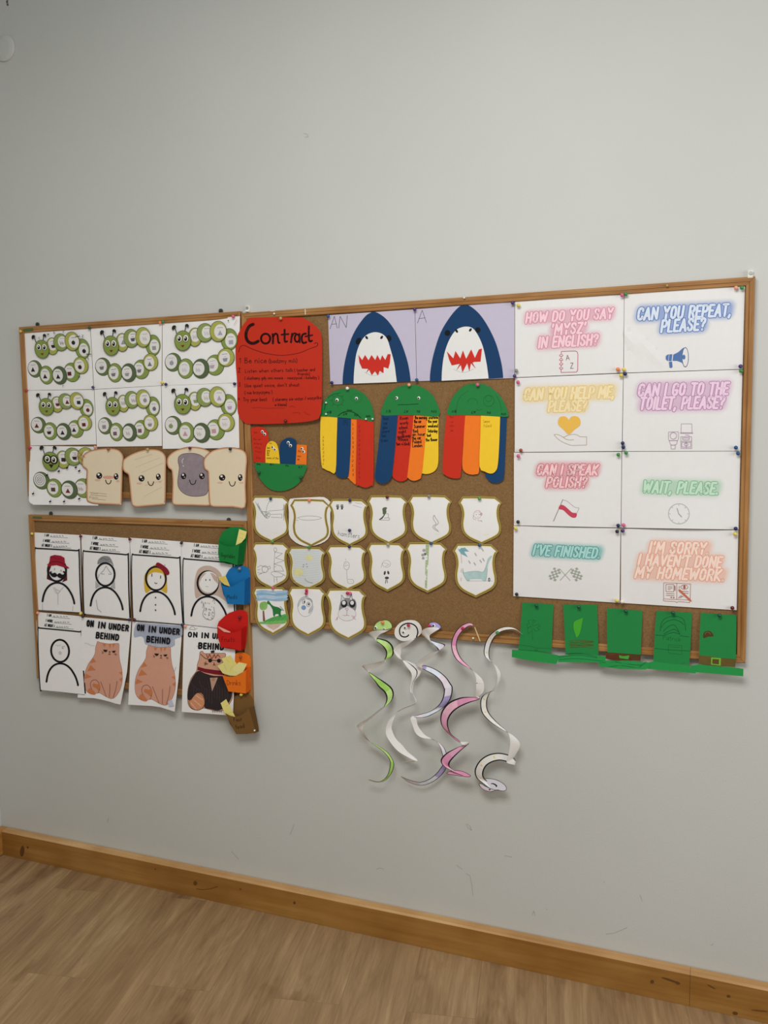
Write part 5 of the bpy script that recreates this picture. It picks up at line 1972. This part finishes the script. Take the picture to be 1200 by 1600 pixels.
shield(S6, 374, 703, 514, 882, B(.0156), d8, 'gold edged shield coloured pale blue with yellow suns', inner='d9dddd')
shield(S6, 704, 1052, 500, 885, B(.0150), d9, 'gold edged shield with a thin pencil flower and a little box')
shield(S7, 16, 347, 480, 896, B(.0150), d10, 'gold edged shield with a small black mouse shape low down')
shield(S7, 344, 702, 475, 906, B(.0154), d11, 'gold edged shield with a tall green bamboo stem')
shield(S7, 744, 1132, 488, 946, B(.0150), d12, 'gold edged shield with a turquoise long necked dinosaur', -.03)
B3 = lambda d: (lambda u, v: d + .009 * v)
shield(S6, 80, 392, 855, 1264, B3(.0170), d13, 'gold edged shield coloured with a green dinosaur, a tree and blue sky', .04)
shield(S6, 378, 706, 855, 1276, B3(.0178), d14, 'gold edged shield with a grey egg shaped face and blue nose')
shield(S6, 704, 1052, 870, 1306, B3(.0174), d15, 'gold edged shield with a grey cat face and white muzzle', .03)

# ------------------------------------------------------------------ green paper hats
C7h, C8h = Cr(790, 920, 6), Cr(960, 920, 5.4545)
HG = mat('1f8240', .7, 'card')
HG2 = mat('239045', .7, 'card')
HD = mat('14622c')


def hat(label, parts):
    allp = []
    for nm, p, c, d, deco in parts:
        allp += p
    root = empty('paper_hat', P(sum(q[0] for q in allp) / len(allp), max(q[1] for q in allp), .0125), label, 'paper hat', 'green paper hats along the bottom rail')
    for nm, p, c, d, deco in parts:
        a = Art()
        a.poly(p, c)
        if deco:
            deco(a)
        a.build(nm, d, root, thick=.0006, back=None, cell=10)


def clover(a):
    a.nxt()
    for s in ('240,290 210,300 225,330 200,330 205,365 240,350', '240,350 205,375 210,420 250,395 240,360', '245,345 280,300 260,290 250,320', '250,350 300,335 325,350 290,365 320,380 285,400 255,365', '250,400 255,475 248,470'):
        a.line(s, .6, HD, C7h, up=False)
    a.line('125,525 240,540 290,555 425,560', .7, HD, C7h)
    a.line('120,572 300,585 425,605', .7, HD, C7h)
    a.line('270,566 300,568 300,580 270,578', .5, HD, C7h)


def bands2(a):
    a.nxt()
    for k in range(9):
        y = 490 + k * 8
        a.line(smo('%d,%d 650,%d 740,%d %d,%d' % (590 + k % 3 * 8, y, y - 8 + k % 2 * 14, y - 6, 830 - k % 2 * 12, y + 3 - k % 4 * 5), C7h, 3, False), .9, mat('4f5a24'), up=False)


def brim2(a):
    a.nxt()
    for s in ('500,640 600,628 720,625 860,650', '505,665 620,655 740,660 920,680', '560,612 700,605 860,640'):
        a.line(smo(s, C7h, 3, False), .9, mat('17603a'), up=False)


hat('green paper hat with a faint outlined clover, left end of the hats', [
    ('crown', pts('157,128 300,136 450,146 444,260 438,400 428,600 270,590 118,572 138,420 146,280', C7h), HG, lambda u, v: .0125 + .0125 * v, clover),
    ('brim', pts('60,570 200,580 310,592 430,612 494,622 490,665 484,692 470,706 360,692 250,676 130,655 58,640', C7h), HG2, lambda u, v: .0262 + .003 * v, None)])
hat('green paper hat with a light green patch and brown scribbled band', [
    ('crown', pts('538,148 700,148 858,150 862,300 868,480 872,640 700,628 562,612 556,480 548,300', C7h), HG, lambda u, v: .0127 + .0125 * v, bands2),
    ('patch', smo('640,310 690,285 725,275 715,335 705,385 690,430 664,458 652,420 636,375', C7h, 2), mat('45a52c', .7, 'card'), lambda u, v: .0172 + .004 * v, None),
    ('brim', pts('490,626 600,620 700,612 870,624 938,636 936,692 800,690 650,688 490,688', C7h), HG2, lambda u, v: .0256 + .003 * v, brim2)])
hat('plain green paper hat with a brown scribbled band and small green bow', [
    ('hat_band', [C7h(940, 600), C7h(1060, 602), C8h(100, 548), C8h(225, 560), C8h(222, 612), C8h(100, 606), C7h(1060, 676), C7h(938, 655)], mat('5a3a1c', .8, 'crayon'), .0240, lambda a: [a.line(smo('%d,%d 990,%d 1060,%d 1180,%d' % (945, 612 + k * 8, 625 + k * 6, 615 + k * 7, 650 + k * 4), C7h, 3, False), .8, mat('3c2412' if k % 2 else '7a3a22'), up=(k == 0)) for k in range(6)]),
    ('crown', [C7h(950, 185), C7h(1080, 188), C8h(100, 178), C8h(240, 186), C8h(232, 360), C8h(226, 562), C8h(100, 553), C7h(1060, 603), C7h(955, 596), C7h(950, 400)], HG, lambda u, v: .0126 + .0125 * v, None),
    ('bow', [C7h(1062, 622), C7h(1100, 632), C7h(1160, 625), C7h(1150, 662), C7h(1105, 655), C7h(1068, 650)], mat('4aa53a', .7, 'card'), .0248, None),
    ('brim', [C7h(876, 690), C7h(940, 672), C7h(1060, 676), C8h(60, 610), C8h(230, 622), C8h(302, 628), C8h(296, 672), C8h(265, 688), C8h(100, 684), C7h(1080, 752), C7h(874, 728)], HG2, lambda u, v: .0266 + .003 * v, lambda a: [a.line(smo(s, C8h, 3, False), .9, mat('17603a'), up=False) for s in ('-60,640 0,622 100,640 230,650 270,620', '-50,665 60,655 200,672 240,640')])])


def mushroom(a):
    a.nxt()
    for s in ('392,360 398,300 430,255 490,235 550,240 595,270 608,355', '400,330 430,290 500,262 560,280 590,305', '415,365 460,322 505,308 540,345 556,385', '420,385 470,360 510,345 545,368', '412,402 470,380 510,372 560,388', '350,395 410,398', '560,400 635,410', '345,508 460,520 640,530'):
        a.line(smo(s, C8h, 3, False), 1.0, mat('125a30'), up=False)
    a.hand('Patrick', (412, 432), (570, 450), 22, .7, HD, C8h)
    for s in ('460,478 575,485 572,560 462,548 460,478', '470,495 560,500', '465,520 570,528'):
        a.line(s, .6, HD, C8h)
    a.line('575,642 600,630', .6, HD, C8h)


hat('green paper hat with a large drawn arch and faint lettering', [
    ('crown', pts('360,190 500,196 660,204 655,360 648,500 636,648 480,640 332,622 340,460 348,300', C8h), HG, lambda u, v: .0126 + .0128 * v, mushroom),
    ('brim', pts('290,628 330,618 400,628 500,640 640,652 645,676 695,705 692,722 560,708 400,692 282,682', C8h), HG2, lambda u, v: .0256 + .003 * v, None)])
hat('green paper hat with a brown band, pale square buckle and brown half circle, right end', [
    ('crown', pts('735,204 880,214 1040,224 1038,400 1034,600 880,586 722,572 726,400', C8h), HG, lambda u, v: .0126 + .0122 * v, lambda a: (a.poly(smo('760,422 757,385 776,362 812,358 838,382 845,406 800,408', C8h, 2), '4c3a18'), a.ring(795, 390, 22, 20, .8, mat('7a6a3a'), C8h, 180, 360))),
    ('hat_band', pts('720,566 880,582 1033,596 1030,668 870,655 718,640', C8h), mat('665628', .8, 'crayon'), .0242, None),
    ('buckle', pts('824,585 908,590 906,656 822,646', C8h), mat('74b03a', .7, 'card'), .0250, lambda a: a.poly('836,598 892,602 890,645 834,638', mat('5d4a20'), C8h)),
    ('brim', pts('648,655 720,645 870,660 1030,672 1100,682 1098,746 900,728 760,716 645,708', C8h), HG2, lambda u, v: .0262 + .003 * v, None)])
# ------------------------------------------------------------------ spiral paper snakes
T1, T2, T3 = Cr(550, 960, 10), Cr(620, 960, 10), Cr(700, 960, 10)
T4, T5, T6 = Cr(550, 1060, 8.89), Cr(620, 1060, 8.89), Cr(700, 1060, 8.89)
MODE = {'h': (.023, .001), 'f': (.028, -.0045), 'F': (.028, .0045), 'b': (.037, .0045), 'c': (.033, 0.0), 'w': (.036, -.0045), 'v': (.036, .0055), 'g': (.024, -.003)}
WBACK = mat('dedbd5')
BLK_E = mat('1c1a20')


def ribbon(rows, face, root, name='body', edge=.14, inner_line=None, spots=None, out=0.0):
    """rows: (reading frame, mode, E1 x, E1 y, E2 x, E2 y); twisted strip, printed face and plain back"""
    st = []
    for M, m, x1, y1, x2, y2 in rows:
        a, b = M(x1, y1), M(x2, y2)
        dc, t = MODE[m]
        dc += out * min(1.0, len(st) / 4.0)
        st.append((a[0], a[1], b[0], b[1], dc, t))
    st = catmull(st, 5, False)
    fr = [0, edge, .35, .65, 1 - edge, 1] if not inner_line else [0, inner_line - .1, inner_line, .75, .9, 1]
    bm = bmesh.new()
    A, Bk = [], []
    pos = []
    for x1, y1, x2, y2, dc, t in st:
        p, q = P(x1, y1, dc + t), P(x2, y2, dc - t)
        pos.append((p, q))
    N = len(pos)
    for i, (p, q) in enumerate(pos):
        c0 = (pos[max(i - 1, 0)][0] + pos[max(i - 1, 0)][1]) / 2
        c1 = (pos[min(i + 1, N - 1)][0] + pos[min(i + 1, N - 1)][1]) / 2
        n = (q - p).cross(c1 - c0)
        n = n.normalized() * .0004 if n.length > 1e-12 else Vector((0, -.0004, 0))
        # printed side: towards the viewer when E1 runs on the upper or right-hand edge
        A.append([bm.verts.new(p.lerp(q, f) + n * .5) for f in fr])
        Bk.append([bm.verts.new(p.lerp(q, f) - n * .5) for f in fr])
    mats = list(face) + [WBACK, BLK_E] + ([spots] if spots else [])
    wb, be = len(face), len(face) + 1
    K = len(fr) - 1
    for i in range(N - 1):
        fc = int(i / (N - 1) * len(face) * 5) % len(face) if len(face) > 1 else 0
        for j in range(K):
            e = (j in (0, K - 1)) if not inner_line else (j == 1 and i < N * .62)
            f = bm.faces.new((A[i][j], A[i][j + 1], A[i + 1][j + 1], A[i + 1][j]))
            f.material_index = be if e else fc
            if spots and j == 2 and i % 9 == 4:
                f.material_index = len(mats) - 1
            f = bm.faces.new((Bk[i][j + 1], Bk[i][j], Bk[i + 1][j], Bk[i + 1][j + 1]))
            f.material_index = wb
        for j in (0, K):               # paper edge
            q = [bm.verts.new(v.co) for v in (A[i][j], A[i + 1][j], Bk[i + 1][j], Bk[i][j])]
            bm.faces.new(q).material_index = be if not inner_line else wb
    o = obj_from_bm(name, bm, mats, root, smooth=True)
    return o


def rows(s):
    R = {'1': T1, '2': T2, '3': T3, '4': T4, '5': T5, '6': T6}
    out = []
    for t in s.split(';'):
        v = t.split()
        if v:
            out.append((R[v[0]], v[1], float(v[2]), float(v[3]), float(v[4]), float(v[5])))
    return out


def snake(label, x, y):
    return empty('paper_snake', P(x, y, .03), label, 'paper snake', 'spiral paper snakes hanging below the main board')


def plate(name, root, p, cols, d, deco=None, thick=.0005):
    a = Art()
    a.poly(p, cols[0])
    if len(cols) > 1:
        sg = 1 if area2(p) > 0 else -1
        a.poly(shrink(p, .8 * sg), cols[1])
    if deco:
        deco(a)
    return a.build(name, d, root, thick=thick, back='dedbd5', eps=.00006)


GS = [mat('b4d978', .8, 'crayon'), mat('a3cf62', .8, 'crayon'), mat('bfe08a', .8, 'crayon')]
r = snake('light green spiral paper snake, first from the left', 580, 1222)
ribbon(rows('1 h 620 212 630 215;1 h 520 246 545 264;1 b 400 246 440 310;1 b 310 265 385 375;1 c 262 300 390 428;1 f 330 345 410 440;1 f 420 372 450 470;1 f 550 408 500 530;1 f 625 475 530 590;1 f 652 555 527 650;1 c 640 640 512 692;1 c 560 690 508 705;'
            '1 b 470 730 530 740;1 b 330 765 430 810;1 b 180 795 300 870;1 c 165 820 265 915;1 f 275 905 290 960;1 f 400 985 360 1050;4 f 450 45 370 120;4 f 545 120 440 185;4 f 580 200 475 260;4 f 562 290 470 330;4 c 490 370 440 398;'
            '4 b 400 420 440 412;4 b 230 552 250 566;4 b 85 640 170 645;4 c 80 690 150 690;4 f 170 820 180 790;4 f 255 882 260 890;4 f 390 953 372 968;4 f 500 1033 465 1050;4 f 572 1140 524 1140;4 f 582 1220 525 1230;4 f 545 1325 490 1345;4 f 460 1420 420 1418;4 f 350 1443 345 1432;4 f 235 1412 232 1405'),
       GS, r, edge=.17)
plate('head', r, smo('336,245 340,190 370,140 420,102 480,89 540,86 590,110 625,160 629,205 600,225 520,248 450,248 380,247', T1, 3), ['3c4a26', 'bfe08a'], bil(.0205, .0205, .0245, .0245))
for x, y in ((373, 208), (505, 225)):
    googly(r, T1, x, y, 2.3 if x < 400 else 1.6, -.2, -.1, .0246)

r = snake('white spiral paper snake with a swirl drawn on its round head, second from the left', 640, 1190)
ribbon(rows('1 h 960 372 1000 368;1 b 850 425 870 475;1 b 740 465 770 535;1 b 655 540 765 600;1 b 665 600 755 660;1 b 740 690 780 705;1 f 870 730 800 738;1 f 1000 790 860 825;1 f 1075 870 920 905;1 f 1050 955 935 985;1 f 965 1060 918 1085;1 f 945 1200 910 1200;'
            '4 f 850 215 842 212;4 f 900 310 884 318;4 f 872 362 864 350;4 f 730 418 724 404;4 f 652 458 640 448;4 f 628 470 610 472;4 w 577 570 508 590;4 w 549 670 471 700;4 w 563 740 478 790;4 w 612 840 528 880;4 w 700 930 600 972;4 w 775 1020 690 1045;4 f 905 1130 885 1150;4 f 880 1152 872 1140;4 f 720 1174 700 1164'),
       [mat('e8e5e0')], r, inner_line=.45)
plate('head', r, smo('665,270 680,210 740,140 820,100 900,88 980,95 1040,130 1080,190 1091,260 1062,320 1000,360 920,395 830,420 750,405 690,365 667,320', T1, 2), ['e9e6df'], bil(.0215, .0215, .027, .027),
      lambda a: a.line(smo('1008,352 1028,285 1012,210 960,158 880,138 802,160 752,212 743,280 768,335 820,353 868,340 885,320', T1, 4, False), 2.0, BLK_E))
for x, y in ((830, 208), (805, 278)):
    googly(r, T1, x, y, 2.2, 0, 0, .0262)

r = snake('white spiral paper snake with lilac blocks, middle one of the five', 668, 1225)
ribbon(rows('2 h 600 203 690 215;2 b 490 205 560 290;2 b 410 240 510 345;2 c 385 300 545 450;2 f 500 390 560 455;2 f 600 425 600 495;2 f 755 475 640 548;2 c 660 560 650 575;2 b 500 620 560 655;2 b 300 770 420 765;2 c 350 830 410 855;2 c 420 795 420 862;'
            '2 f 560 835 500 905;2 f 670 895 600 965;2 f 770 980 690 1060;2 f 842 1080 735 1170;5 f 775 120 655 150;5 f 770 210 645 240;5 f 735 310 610 330;5 f 650 405 550 400;5 F 540 475 450 463;5 F 430 530 340 495;5 F 330 545 250 518;5 c 240 538 190 520;'
            '5 b 190 550 265 555;5 b 215 640 290 650;5 b 260 755 340 728;5 b 340 820 400 793;5 c 470 846 482 834;5 g 560 875 558 884;5 g 645 948 605 965;5 g 692 1040 633 1062;5 g 702 1140 648 1160;5 g 682 1262 618 1230;5 g 602 1362 538 1330;5 g 490 1444 430 1408;5 g 340 1488 310 1440;5 g 170 1444 172 1408;5 g 60 1368 56 1358'),
       [mat('e4dfea', .8, 'crayon'), mat('b3a6d6', .8, 'crayon'), mat('dfe4ee', .8, 'crayon'), mat('e6dbe4', .8, 'crayon')], r, edge=.13)
plate('head', r, smo('495,190 505,140 560,118 620,124 680,168 692,205 665,226 560,200', T2, 3), ['33303c', 'b8a8dc'], bil(.0205, .0205, .024, .024))
googly(r, T2, 578, 178, 2.6, -.2, .3, .0242)

r = snake('pink spiral paper snake, fourth from the left', 712, 1212)
PK = [mat('e6a8c2', .8, 'crayon'), mat('dd94b4', .8, 'crayon'), mat('ecb6c8', .8, 'crayon')]
ribbon(rows('3 h 400 182 370 143;3 h 330 182 310 133;3 h 240 247 200 183;3 f 170 340 105 290;3 f 137 450 53 430;3 f 147 560 60 560;3 f 202 680 118 690;3 f 282 768 218 782;3 c 347 833 330 842;3 v 400 905 430 910;3 v 433 985 522 1000;3 v 442 1080 560 1075;6 v 392 60 500 80;6 v 390 150 497 170;6 c 385 250 450 230;'
            '6 F 440 287 400 260;6 F 300 337 250 258;5 F 870 402 860 272;5 F 780 472 730 328;5 F 727 550 638 430;5 F 710 620 605 540;5 F 722 700 622 650;5 F 762 780 700 750;5 c 860 856 838 872;5 b 900 915 895 882;5 c 960 925 1015 885;5 F 1002 908 920 925;5 F 880 1012 800 978;5 F 772 1122 680 1043;5 F 732 1190 610 1130;5 f 752 1248 645 1212;5 f 850 1306 780 1294;5 f 960 1350 920 1348'),
       PK, r, out=.012, edge=.15)
plate('tail', r, smo('690,1312 740,1290 820,1275 920,1290 1000,1330 1030,1354 1000,1371 900,1362 780,1342 715,1332', T5, 3), ['3a2230', 'dd94b4'], bil(.036, .036, .044, .044))

r = snake('white spiral paper snake with pale yellow spots and a coiled tail, first from the right', 768, 1236)
ribbon(rows('3 h 1165 323 1160 314;3 h 1060 242 1050 223;3 h 940 242 930 190;3 h 830 272 800 218;3 f 732 350 678 298;3 f 677 450 598 410;3 f 647 570 558 560;3 f 650 680 573 650;3 c 670 732 640 718;3 b 700 768 718 777;3 b 743 852 765 820;3 b 768 950 818 920;3 b 763 1040 812 1020;3 b 740 1120 772 1122;3 b 688 1190 725 1195;6 c 600 187 640 165;'
            '6 f 582 202 528 208;6 f 547 290 462 270;6 f 542 390 448 370;6 f 572 480 473 480;6 f 642 568 558 582;6 f 722 648 668 662;6 c 812 728 798 738;6 v 850 802 892 785;6 v 863 900 988 880;6 v 848 1010 993 960;6 v 828 1110 932 1070;6 v 820 1172 902 1120;6 c 930 1202 942 1150;6 F 880 1187 900 1088;6 F 800 1157 810 1050;6 F 710 1142 690 1033;6 F 610 1167 558 1060;6 F 530 1222 443 1138;6 F 492 1310 373 1260;6 F 502 1380 388 1370;6 f 572 1448 468 1447;6 f 670 1518 588 1532;6 f 762 1543 740 1562'),
       [mat('e9e6df'), mat('e6e3da', .8, 'crayon'), mat('e8e6e4')], r, edge=.15, spots=mat('e6cf9a'))
plate('tail', r, smo('512,1402 560,1390 640,1398 720,1428 790,1478 816,1530 795,1562 740,1566 680,1552 600,1575 520,1560 450,1510 430,1460 470,1465 540,1500', T6, 3), ['1c1a20', 'd9d5dc'], bil(.024, .024, .033, .033),
      lambda a: (a.ell(640, 1482, 48, 22, BLK_E, T6, .4), a.ell(625, 1492, 42, 20, mat('d9d5dc'), T6, .4), a.poly(smo('445,1470 500,1515 580,1555 640,1552 590,1570 515,1552 455,1508', T6, 2), mat('d9bcc8')), a.ell(578, 1545, 14, 9, BLK_E, T6)))
a = Art()
a.poly('741,979.8 742.2,979.6 747,991 751,1002 749.6,1002.4 745.5,992.5', 'e2c794')
tag(a.build('paper_sliver', .0215, thick=.0008), 'thin cream sliver dangling over the bottom rail between two snakes', 'paper scrap')

# ------------------------------------------------------------------ push pins
PINC = {'yellow': 'e0cc55', 'gold': 'd8b64a', 'purple': '47306e', 'navy': '1c2356', 'blue': '1c4f80', 'teal': '1d4a63', 'pink': 'd4608a', 'green': '36893f', 'dark green': '17503a', 'lime': '5d9c4a',
        'orange': 'ee8454', 'peach': 'e9a184', 'black': '222228', 'dark red': '64141f', 'red': 'b0353f', 'grey': '8a8a86', 'white': 'e6e3d8', 'beige': 'a59c88', 'rust': '9c4a2c', 'brass': 'b09a58', 'crimson': 'b8234d'}
PIN_ME = {}


def pin_mesh(col, small):
    k = (col, small)
    if k in PIN_ME:
        return PIN_ME[k]
    s = .6 if small else 1.0
    prof = [(0.0, .0118), (.0022, .0115), (.0042, .0100), (.0052, .0078), (.0050, .0060), (.0040, .0044), (.0030, .0032), (.0027, .0020), (.0030, .0010), (.0028, .0002), (.0005, .0001), (.0005, -.0012), (0.0, -.0014)]
    bm = bmesh.new()
    n = 14
    rings = []
    for r_, y in prof:
        if r_ == 0:
            rings.append([bm.verts.new((0, -y * s, 0))])
        else:
            rings.append([bm.verts.new((r_ * s * math.cos(2 * math.pi * k_ / n), -y * s, r_ * s * math.sin(2 * math.pi * k_ / n))) for k_ in range(n)])
    for i, (a_, b_) in enumerate(zip(rings, rings[1:])):
        for k_ in range(n):
            q = [a_[k_ % len(a_)], a_[(k_ + 1) % len(a_)], b_[(k_ + 1) % len(b_)], b_[k_ % len(b_)]]
            q = list(dict.fromkeys(q))
            if len(q) >= 3:
                bm.faces.new(q).material_index = 1 if i >= 9 else 0
    bmesh.ops.recalc_face_normals(bm, faces=list(bm.faces))
    me = bpy.data.meshes.new('push_pin_' + col.replace(' ', '_'))
    bm.to_mesh(me)
    bm.free()
    for p in me.polygons:
        p.use_smooth = True
    me.materials.append(mat(PINC[col], .3, 'plastic'))
    me.materials.append(STEEL)
    PIN_ME[k] = me
    return me


prng = random.Random(11)


def pin(x, y, col, where, d=.0142, small=False):
    o = bpy.data.objects.new('push_pin', pin_mesh(col, small))
    c = P(x, y, d + (.007 if not small else .0045))
    o.location = (c.x, -d, c.z)
    o.rotation_euler = (prng.uniform(-.16, .16), 0, prng.uniform(-.16, .16))
    COL.objects.link(o)
    tag(o, ('small ' if small else '') + col + ' push pin ' + where, 'push pin', 'push pins')


PINS = [
    # phrase posters
    (810, 477, 'yellow', 'in the top left corner of the pink lettered poster'), (801, 472.5, 'purple', 'in the top right corner of the right shark poster'),
    (804, 587.5, 'purple', 'in the bottom right corner of the right shark poster'), (806.7, 579.5, 'grey', 'in the bottom left corner of the pink lettered poster'),
    (971.7, 461, 'pink', 'in the top right corner of the pink lettered poster'), (978, 460, 'green', 'in the top left corner of the blue lettered poster'),
    (965, 577.5, 'orange', 'in the bottom right corner of the pink lettered poster'), (975.5, 577, 'yellow', 'in the bottom left corner of the blue lettered poster'),
    (969.7, 585.8, 'yellow', 'in the top right corner of the yellow lettered poster'), (976.7, 584, 'navy', 'in the top left corner of the mauve lettered poster'),
    (810, 597.5, 'pink', 'in the top left corner of the yellow lettered poster'), (1150.7, 449.7, 'peach', 'at the inner top right corner of the blue lettered poster'),
    (1159.7, 450, 'green', 'at the outer top right corner of the blue lettered poster'), (1157, 573, 'purple', 'in the bottom right corner of the blue lettered poster'),
    (1157.4, 579.7, 'green', 'in the top right corner of the mauve lettered poster'), (813.7, 703.6, 'rust', 'in the bottom left corner of the yellow lettered poster'),
    (809.7, 712.5, 'pink', 'in the top left corner of the red lettered poster'), (973.3, 692.5, 'navy', 'upper of two at the bottom left of the mauve lettered poster'),
    (973.3, 698.2, 'navy', 'lower of two at the bottom left of the mauve lettered poster'), (965.8, 710, 'green', 'in the top right corner of the red lettered poster'),
    (978.7, 707.8, 'green', 'in the top left corner of the wait poster'), (810, 815.8, 'black', 'in the bottom left corner of the red lettered poster'),
    (1150, 699, 'blue', 'in the bottom right corner of the mauve lettered poster'), (1153.4, 708, 'blue', 'in the top right corner of the wait poster'),
    (1149, 825.3, 'navy', 'in the bottom right corner of the wait poster'), (1149, 835, 'yellow', 'in the top right corner of the homework poster'),
    (805.7, 825, 'yellow', 'in the top left corner of the teal lettered poster'), (966, 820.5, 'navy', 'in the bottom right corner of the red lettered poster'),
    (974.2, 821, 'pink', 'in the bottom left corner of the wait poster'), (964.5, 830, 'black', 'in the top right corner of the teal lettered poster'),
    (973.4, 830, 'purple', 'in the top left corner of the homework poster'), (807, 928, 'black', 'in the bottom left corner of the teal lettered poster'),
    (963.8, 939, 'yellow', 'in the bottom right corner of the teal lettered poster'), (972.4, 940.8, 'white', 'in the bottom left corner of the homework poster'),
    (1144.8, 949.5, 'dark red', 'in the bottom right corner of the homework poster'),
    # hats
    (838, 946, 'dark green', 'holding the paper hat with the outlined clover', .0150), (904, 948.7, 'dark green', 'holding the paper hat with the light green patch', .0150),
    (977.5, 955.3, 'dark green', 'holding the plain paper hat with the bow', .0150), (1051.7, 958, 'dark green', 'holding the paper hat with the drawn arch', .0150), (1124.5, 961.8, 'dark green', 'holding the paper hat with the square buckle', .0150),
    # sharks, contract
    (512.5, 493.5, 'blue', 'in the top left corner of the left shark poster'), (518, 598.3, 'navy', 'in the bottom left corner of the left shark poster'),
    (648, 483.7, 'purple', 'at the top where the two shark posters meet'), (651, 593.3, 'blue', 'at the bottom where the two shark posters meet'),
    (438, 498, 'brass', 'at the top of the red contract', .0212), (446, 658, 'dark red', 'at the bottom edge of the red contract', .0235), (366.5, 599.4, 'navy', 'at the left edge of the red contract', .0205),
    # octopuses
    (543, 607, 'white', 'on top of the frowning paper octopus', .0155), (639, 602, 'peach', 'on top of the straight faced paper octopus', .0155), (746, 601.5, 'pink', 'on top of the paper octopus with the faint face', .0155),
    (404.4, 738.5, 'dark green', 'at the left side of the upside down paper octopus', .0155), (469.8, 745.5, 'dark green', 'at the right side of the upside down paper octopus', .0155),
    # shields
    (422.5, 779, 'teal', 'on the shield with the machine sketch', .0132), (483.2, 782, 'orange', 'on the shield with the white margin', .0135), (546.3, 781.6, 'navy', 'at the top of the hamsters shield', .0137), (546.4, 829, 'navy', 'above the lettering of the hamsters shield', .0152),
    (604.5, 776.5, 'dark red', 'on the shield with the small dark bird', .0132), (669.5, 775.8, 'grey', 'on the shield with the wavy worm', .0135), (749, 778.4, 'lime', 'on the shield with the pink face', .0132),
    (425.8, 846.2, 'lime', 'on the shield with the zigzag spined creature', .0155), (482.3, 855.6, 'green', 'on the shield with yellow suns', .0160), (545.6, 854.5, 'navy', 'on the shield with the pencil flower', .0155),
    (605.8, 851.3, 'beige', 'on the shield with the black mouse shape', .0155), (673.6, 849, 'blue', 'on the shield with the bamboo stem', .0158), (749, 852.3, 'blue', 'on the shield with the turquoise dinosaur', .0155),
    (426.4, 919, 'pink', 'on the shield with the green dinosaur and tree', .0176), (478.6, 922.4, 'crimson', 'upper of two on the shield with the egg face', .0185), (478.6, 927, 'crimson', 'lower of two on the shield with the egg face', .0185),
    (543, 926.5, 'crimson', 'left of two on the shield with the cat face', .0180), (547.2, 927.6, 'pink', 'right of two on the shield with the cat face', .0180),
    # snakes
    (598, 972.5, 'orange', 'through the head of the light green snake', .0220), (638.3, 977.5, 'crimson', 'through the swirl head of the white snake', .0235), (670.7, 978, 'crimson', 'beside the eye of the lilac snake', .0225), (722.5, 982, 'crimson', 'through the top of the pink snake', .0235), (777, 988, 'green', 'through the top of the yellow spotted white snake', .0235),
    # upper left board
    (32, 517.5, 'gold', 'in the top left corner of the upper left board frame', .0180), (139.7, 512.8, 'dark green', 'between the first two caterpillar sheets of the top row'), (249.7, 504.6, 'orange', 'at the top right corner of the second caterpillar sheet'),
    (254.3, 502.6, 'green', 'at the top left corner of the caterpillar sheet beside the contract'), (364, 495, 'pink', 'at the top right corner of the caterpillar sheet beside the contract', .0200), (40.8, 610, 'red', 'at the left edge between the upper two rows of caterpillar sheets'),
    (144.7, 605.3, 'purple', 'where four caterpillar sheets meet on the left'), (253.3, 598.2, 'yellow', 'where four caterpillar sheets meet near the contract'), (258.7, 600.3, 'navy', 'where four caterpillar sheets meet near the contract'),
    (46.5, 699.7, 'crimson', 'at the left edge above the caterpillar sheet with glasses'), (148, 698.3, 'peach', 'above the first paper toast'),
    (169, 702, 'rust', 'on the paper toast with the blushing nose', .0235), (230, 701.9, 'brass', 'on the paper toast with the creases', .0272), (296.3, 700.3, 'dark red', 'on the paper toast with jam', .0238), (359.5, 701.3, 'black', 'on the plain smooth paper toast', .0276),
    # lower left board
    (50, 833.7, 'yellow', 'at the top left corner of the portrait with the red cap'), (125.8, 838, 'dark red', 'between the portraits with the red cap and the grey hair'), (202.6, 843, 'dark red', 'between the portraits with the grey hair and the beret'), (283, 848, 'black', 'between the portraits with the beret and the long brown hair'),
    (58.7, 957.5, 'peach', 'at the top left corner of the blank portrait', .0160), (125.8, 958.5, 'yellow', 'at the top right corner of the blank portrait', .0160), (129, 963.5, 'black', 'at the top left corner of the first cat sheet', .0180), (201.7, 968.7, 'navy', 'at the top right corner of the first cat sheet', .0180),
    (209.7, 968.5, 'dark red', 'at the top left corner of the cat sheet with the scribble', .0180), (284.7, 976.3, 'navy', 'at the top right corner of the cat sheet with the scribble', .0180), (289.2, 978.2, 'peach', 'at the top left corner of the cat sheet with sunglasses', .0180),
    # pockets
    (373.7, 888.5, 'grey', 'at the top of the blue pocket', .0225), (374.7, 965, 'dark red', 'at the top of the red pocket', .0225), (375.3, 1026.7, 'rust', 'at the top of the orange pocket', .0225), (377, 1085.8, 'yellow', 'at the top of the brown pocket', .0225),
]
for p in PINS:
    pin(*p)
# on the frames, and little ones on the frowning octopus
for x, y, c, w, d in ((725, 465, 'white', 'on the top rail of the main board above the sharks', .018), (1042, 446.5, 'brass', 'on the top rail above the blue lettered poster', .018), (314, 813, 'beige', 'on the top rail of the lower left board', .018),
                      (739.2, 997.5, 'white', 'on the bottom rail, right of the pink snake', .018), (428, 490, 'white', 'on the top rail above the contract', .018), (397.6, 1141.3, 'white', 'in the lower right corner of the brown pocket', .036),
                      (509.4, 629.2, 'white', 'on the upper left rim of the frowning octopus', .0154), (509.2, 647.3, 'white', 'on the lower left corner of the frowning octopus', .0154), (571.4, 654.6, 'white', 'left of two at the lower right of the frowning octopus', .0154), (581.7, 654.6, 'white', 'right of two at the lower right of the frowning octopus', .0154)):
    pin(x, y, c, w, d, True)
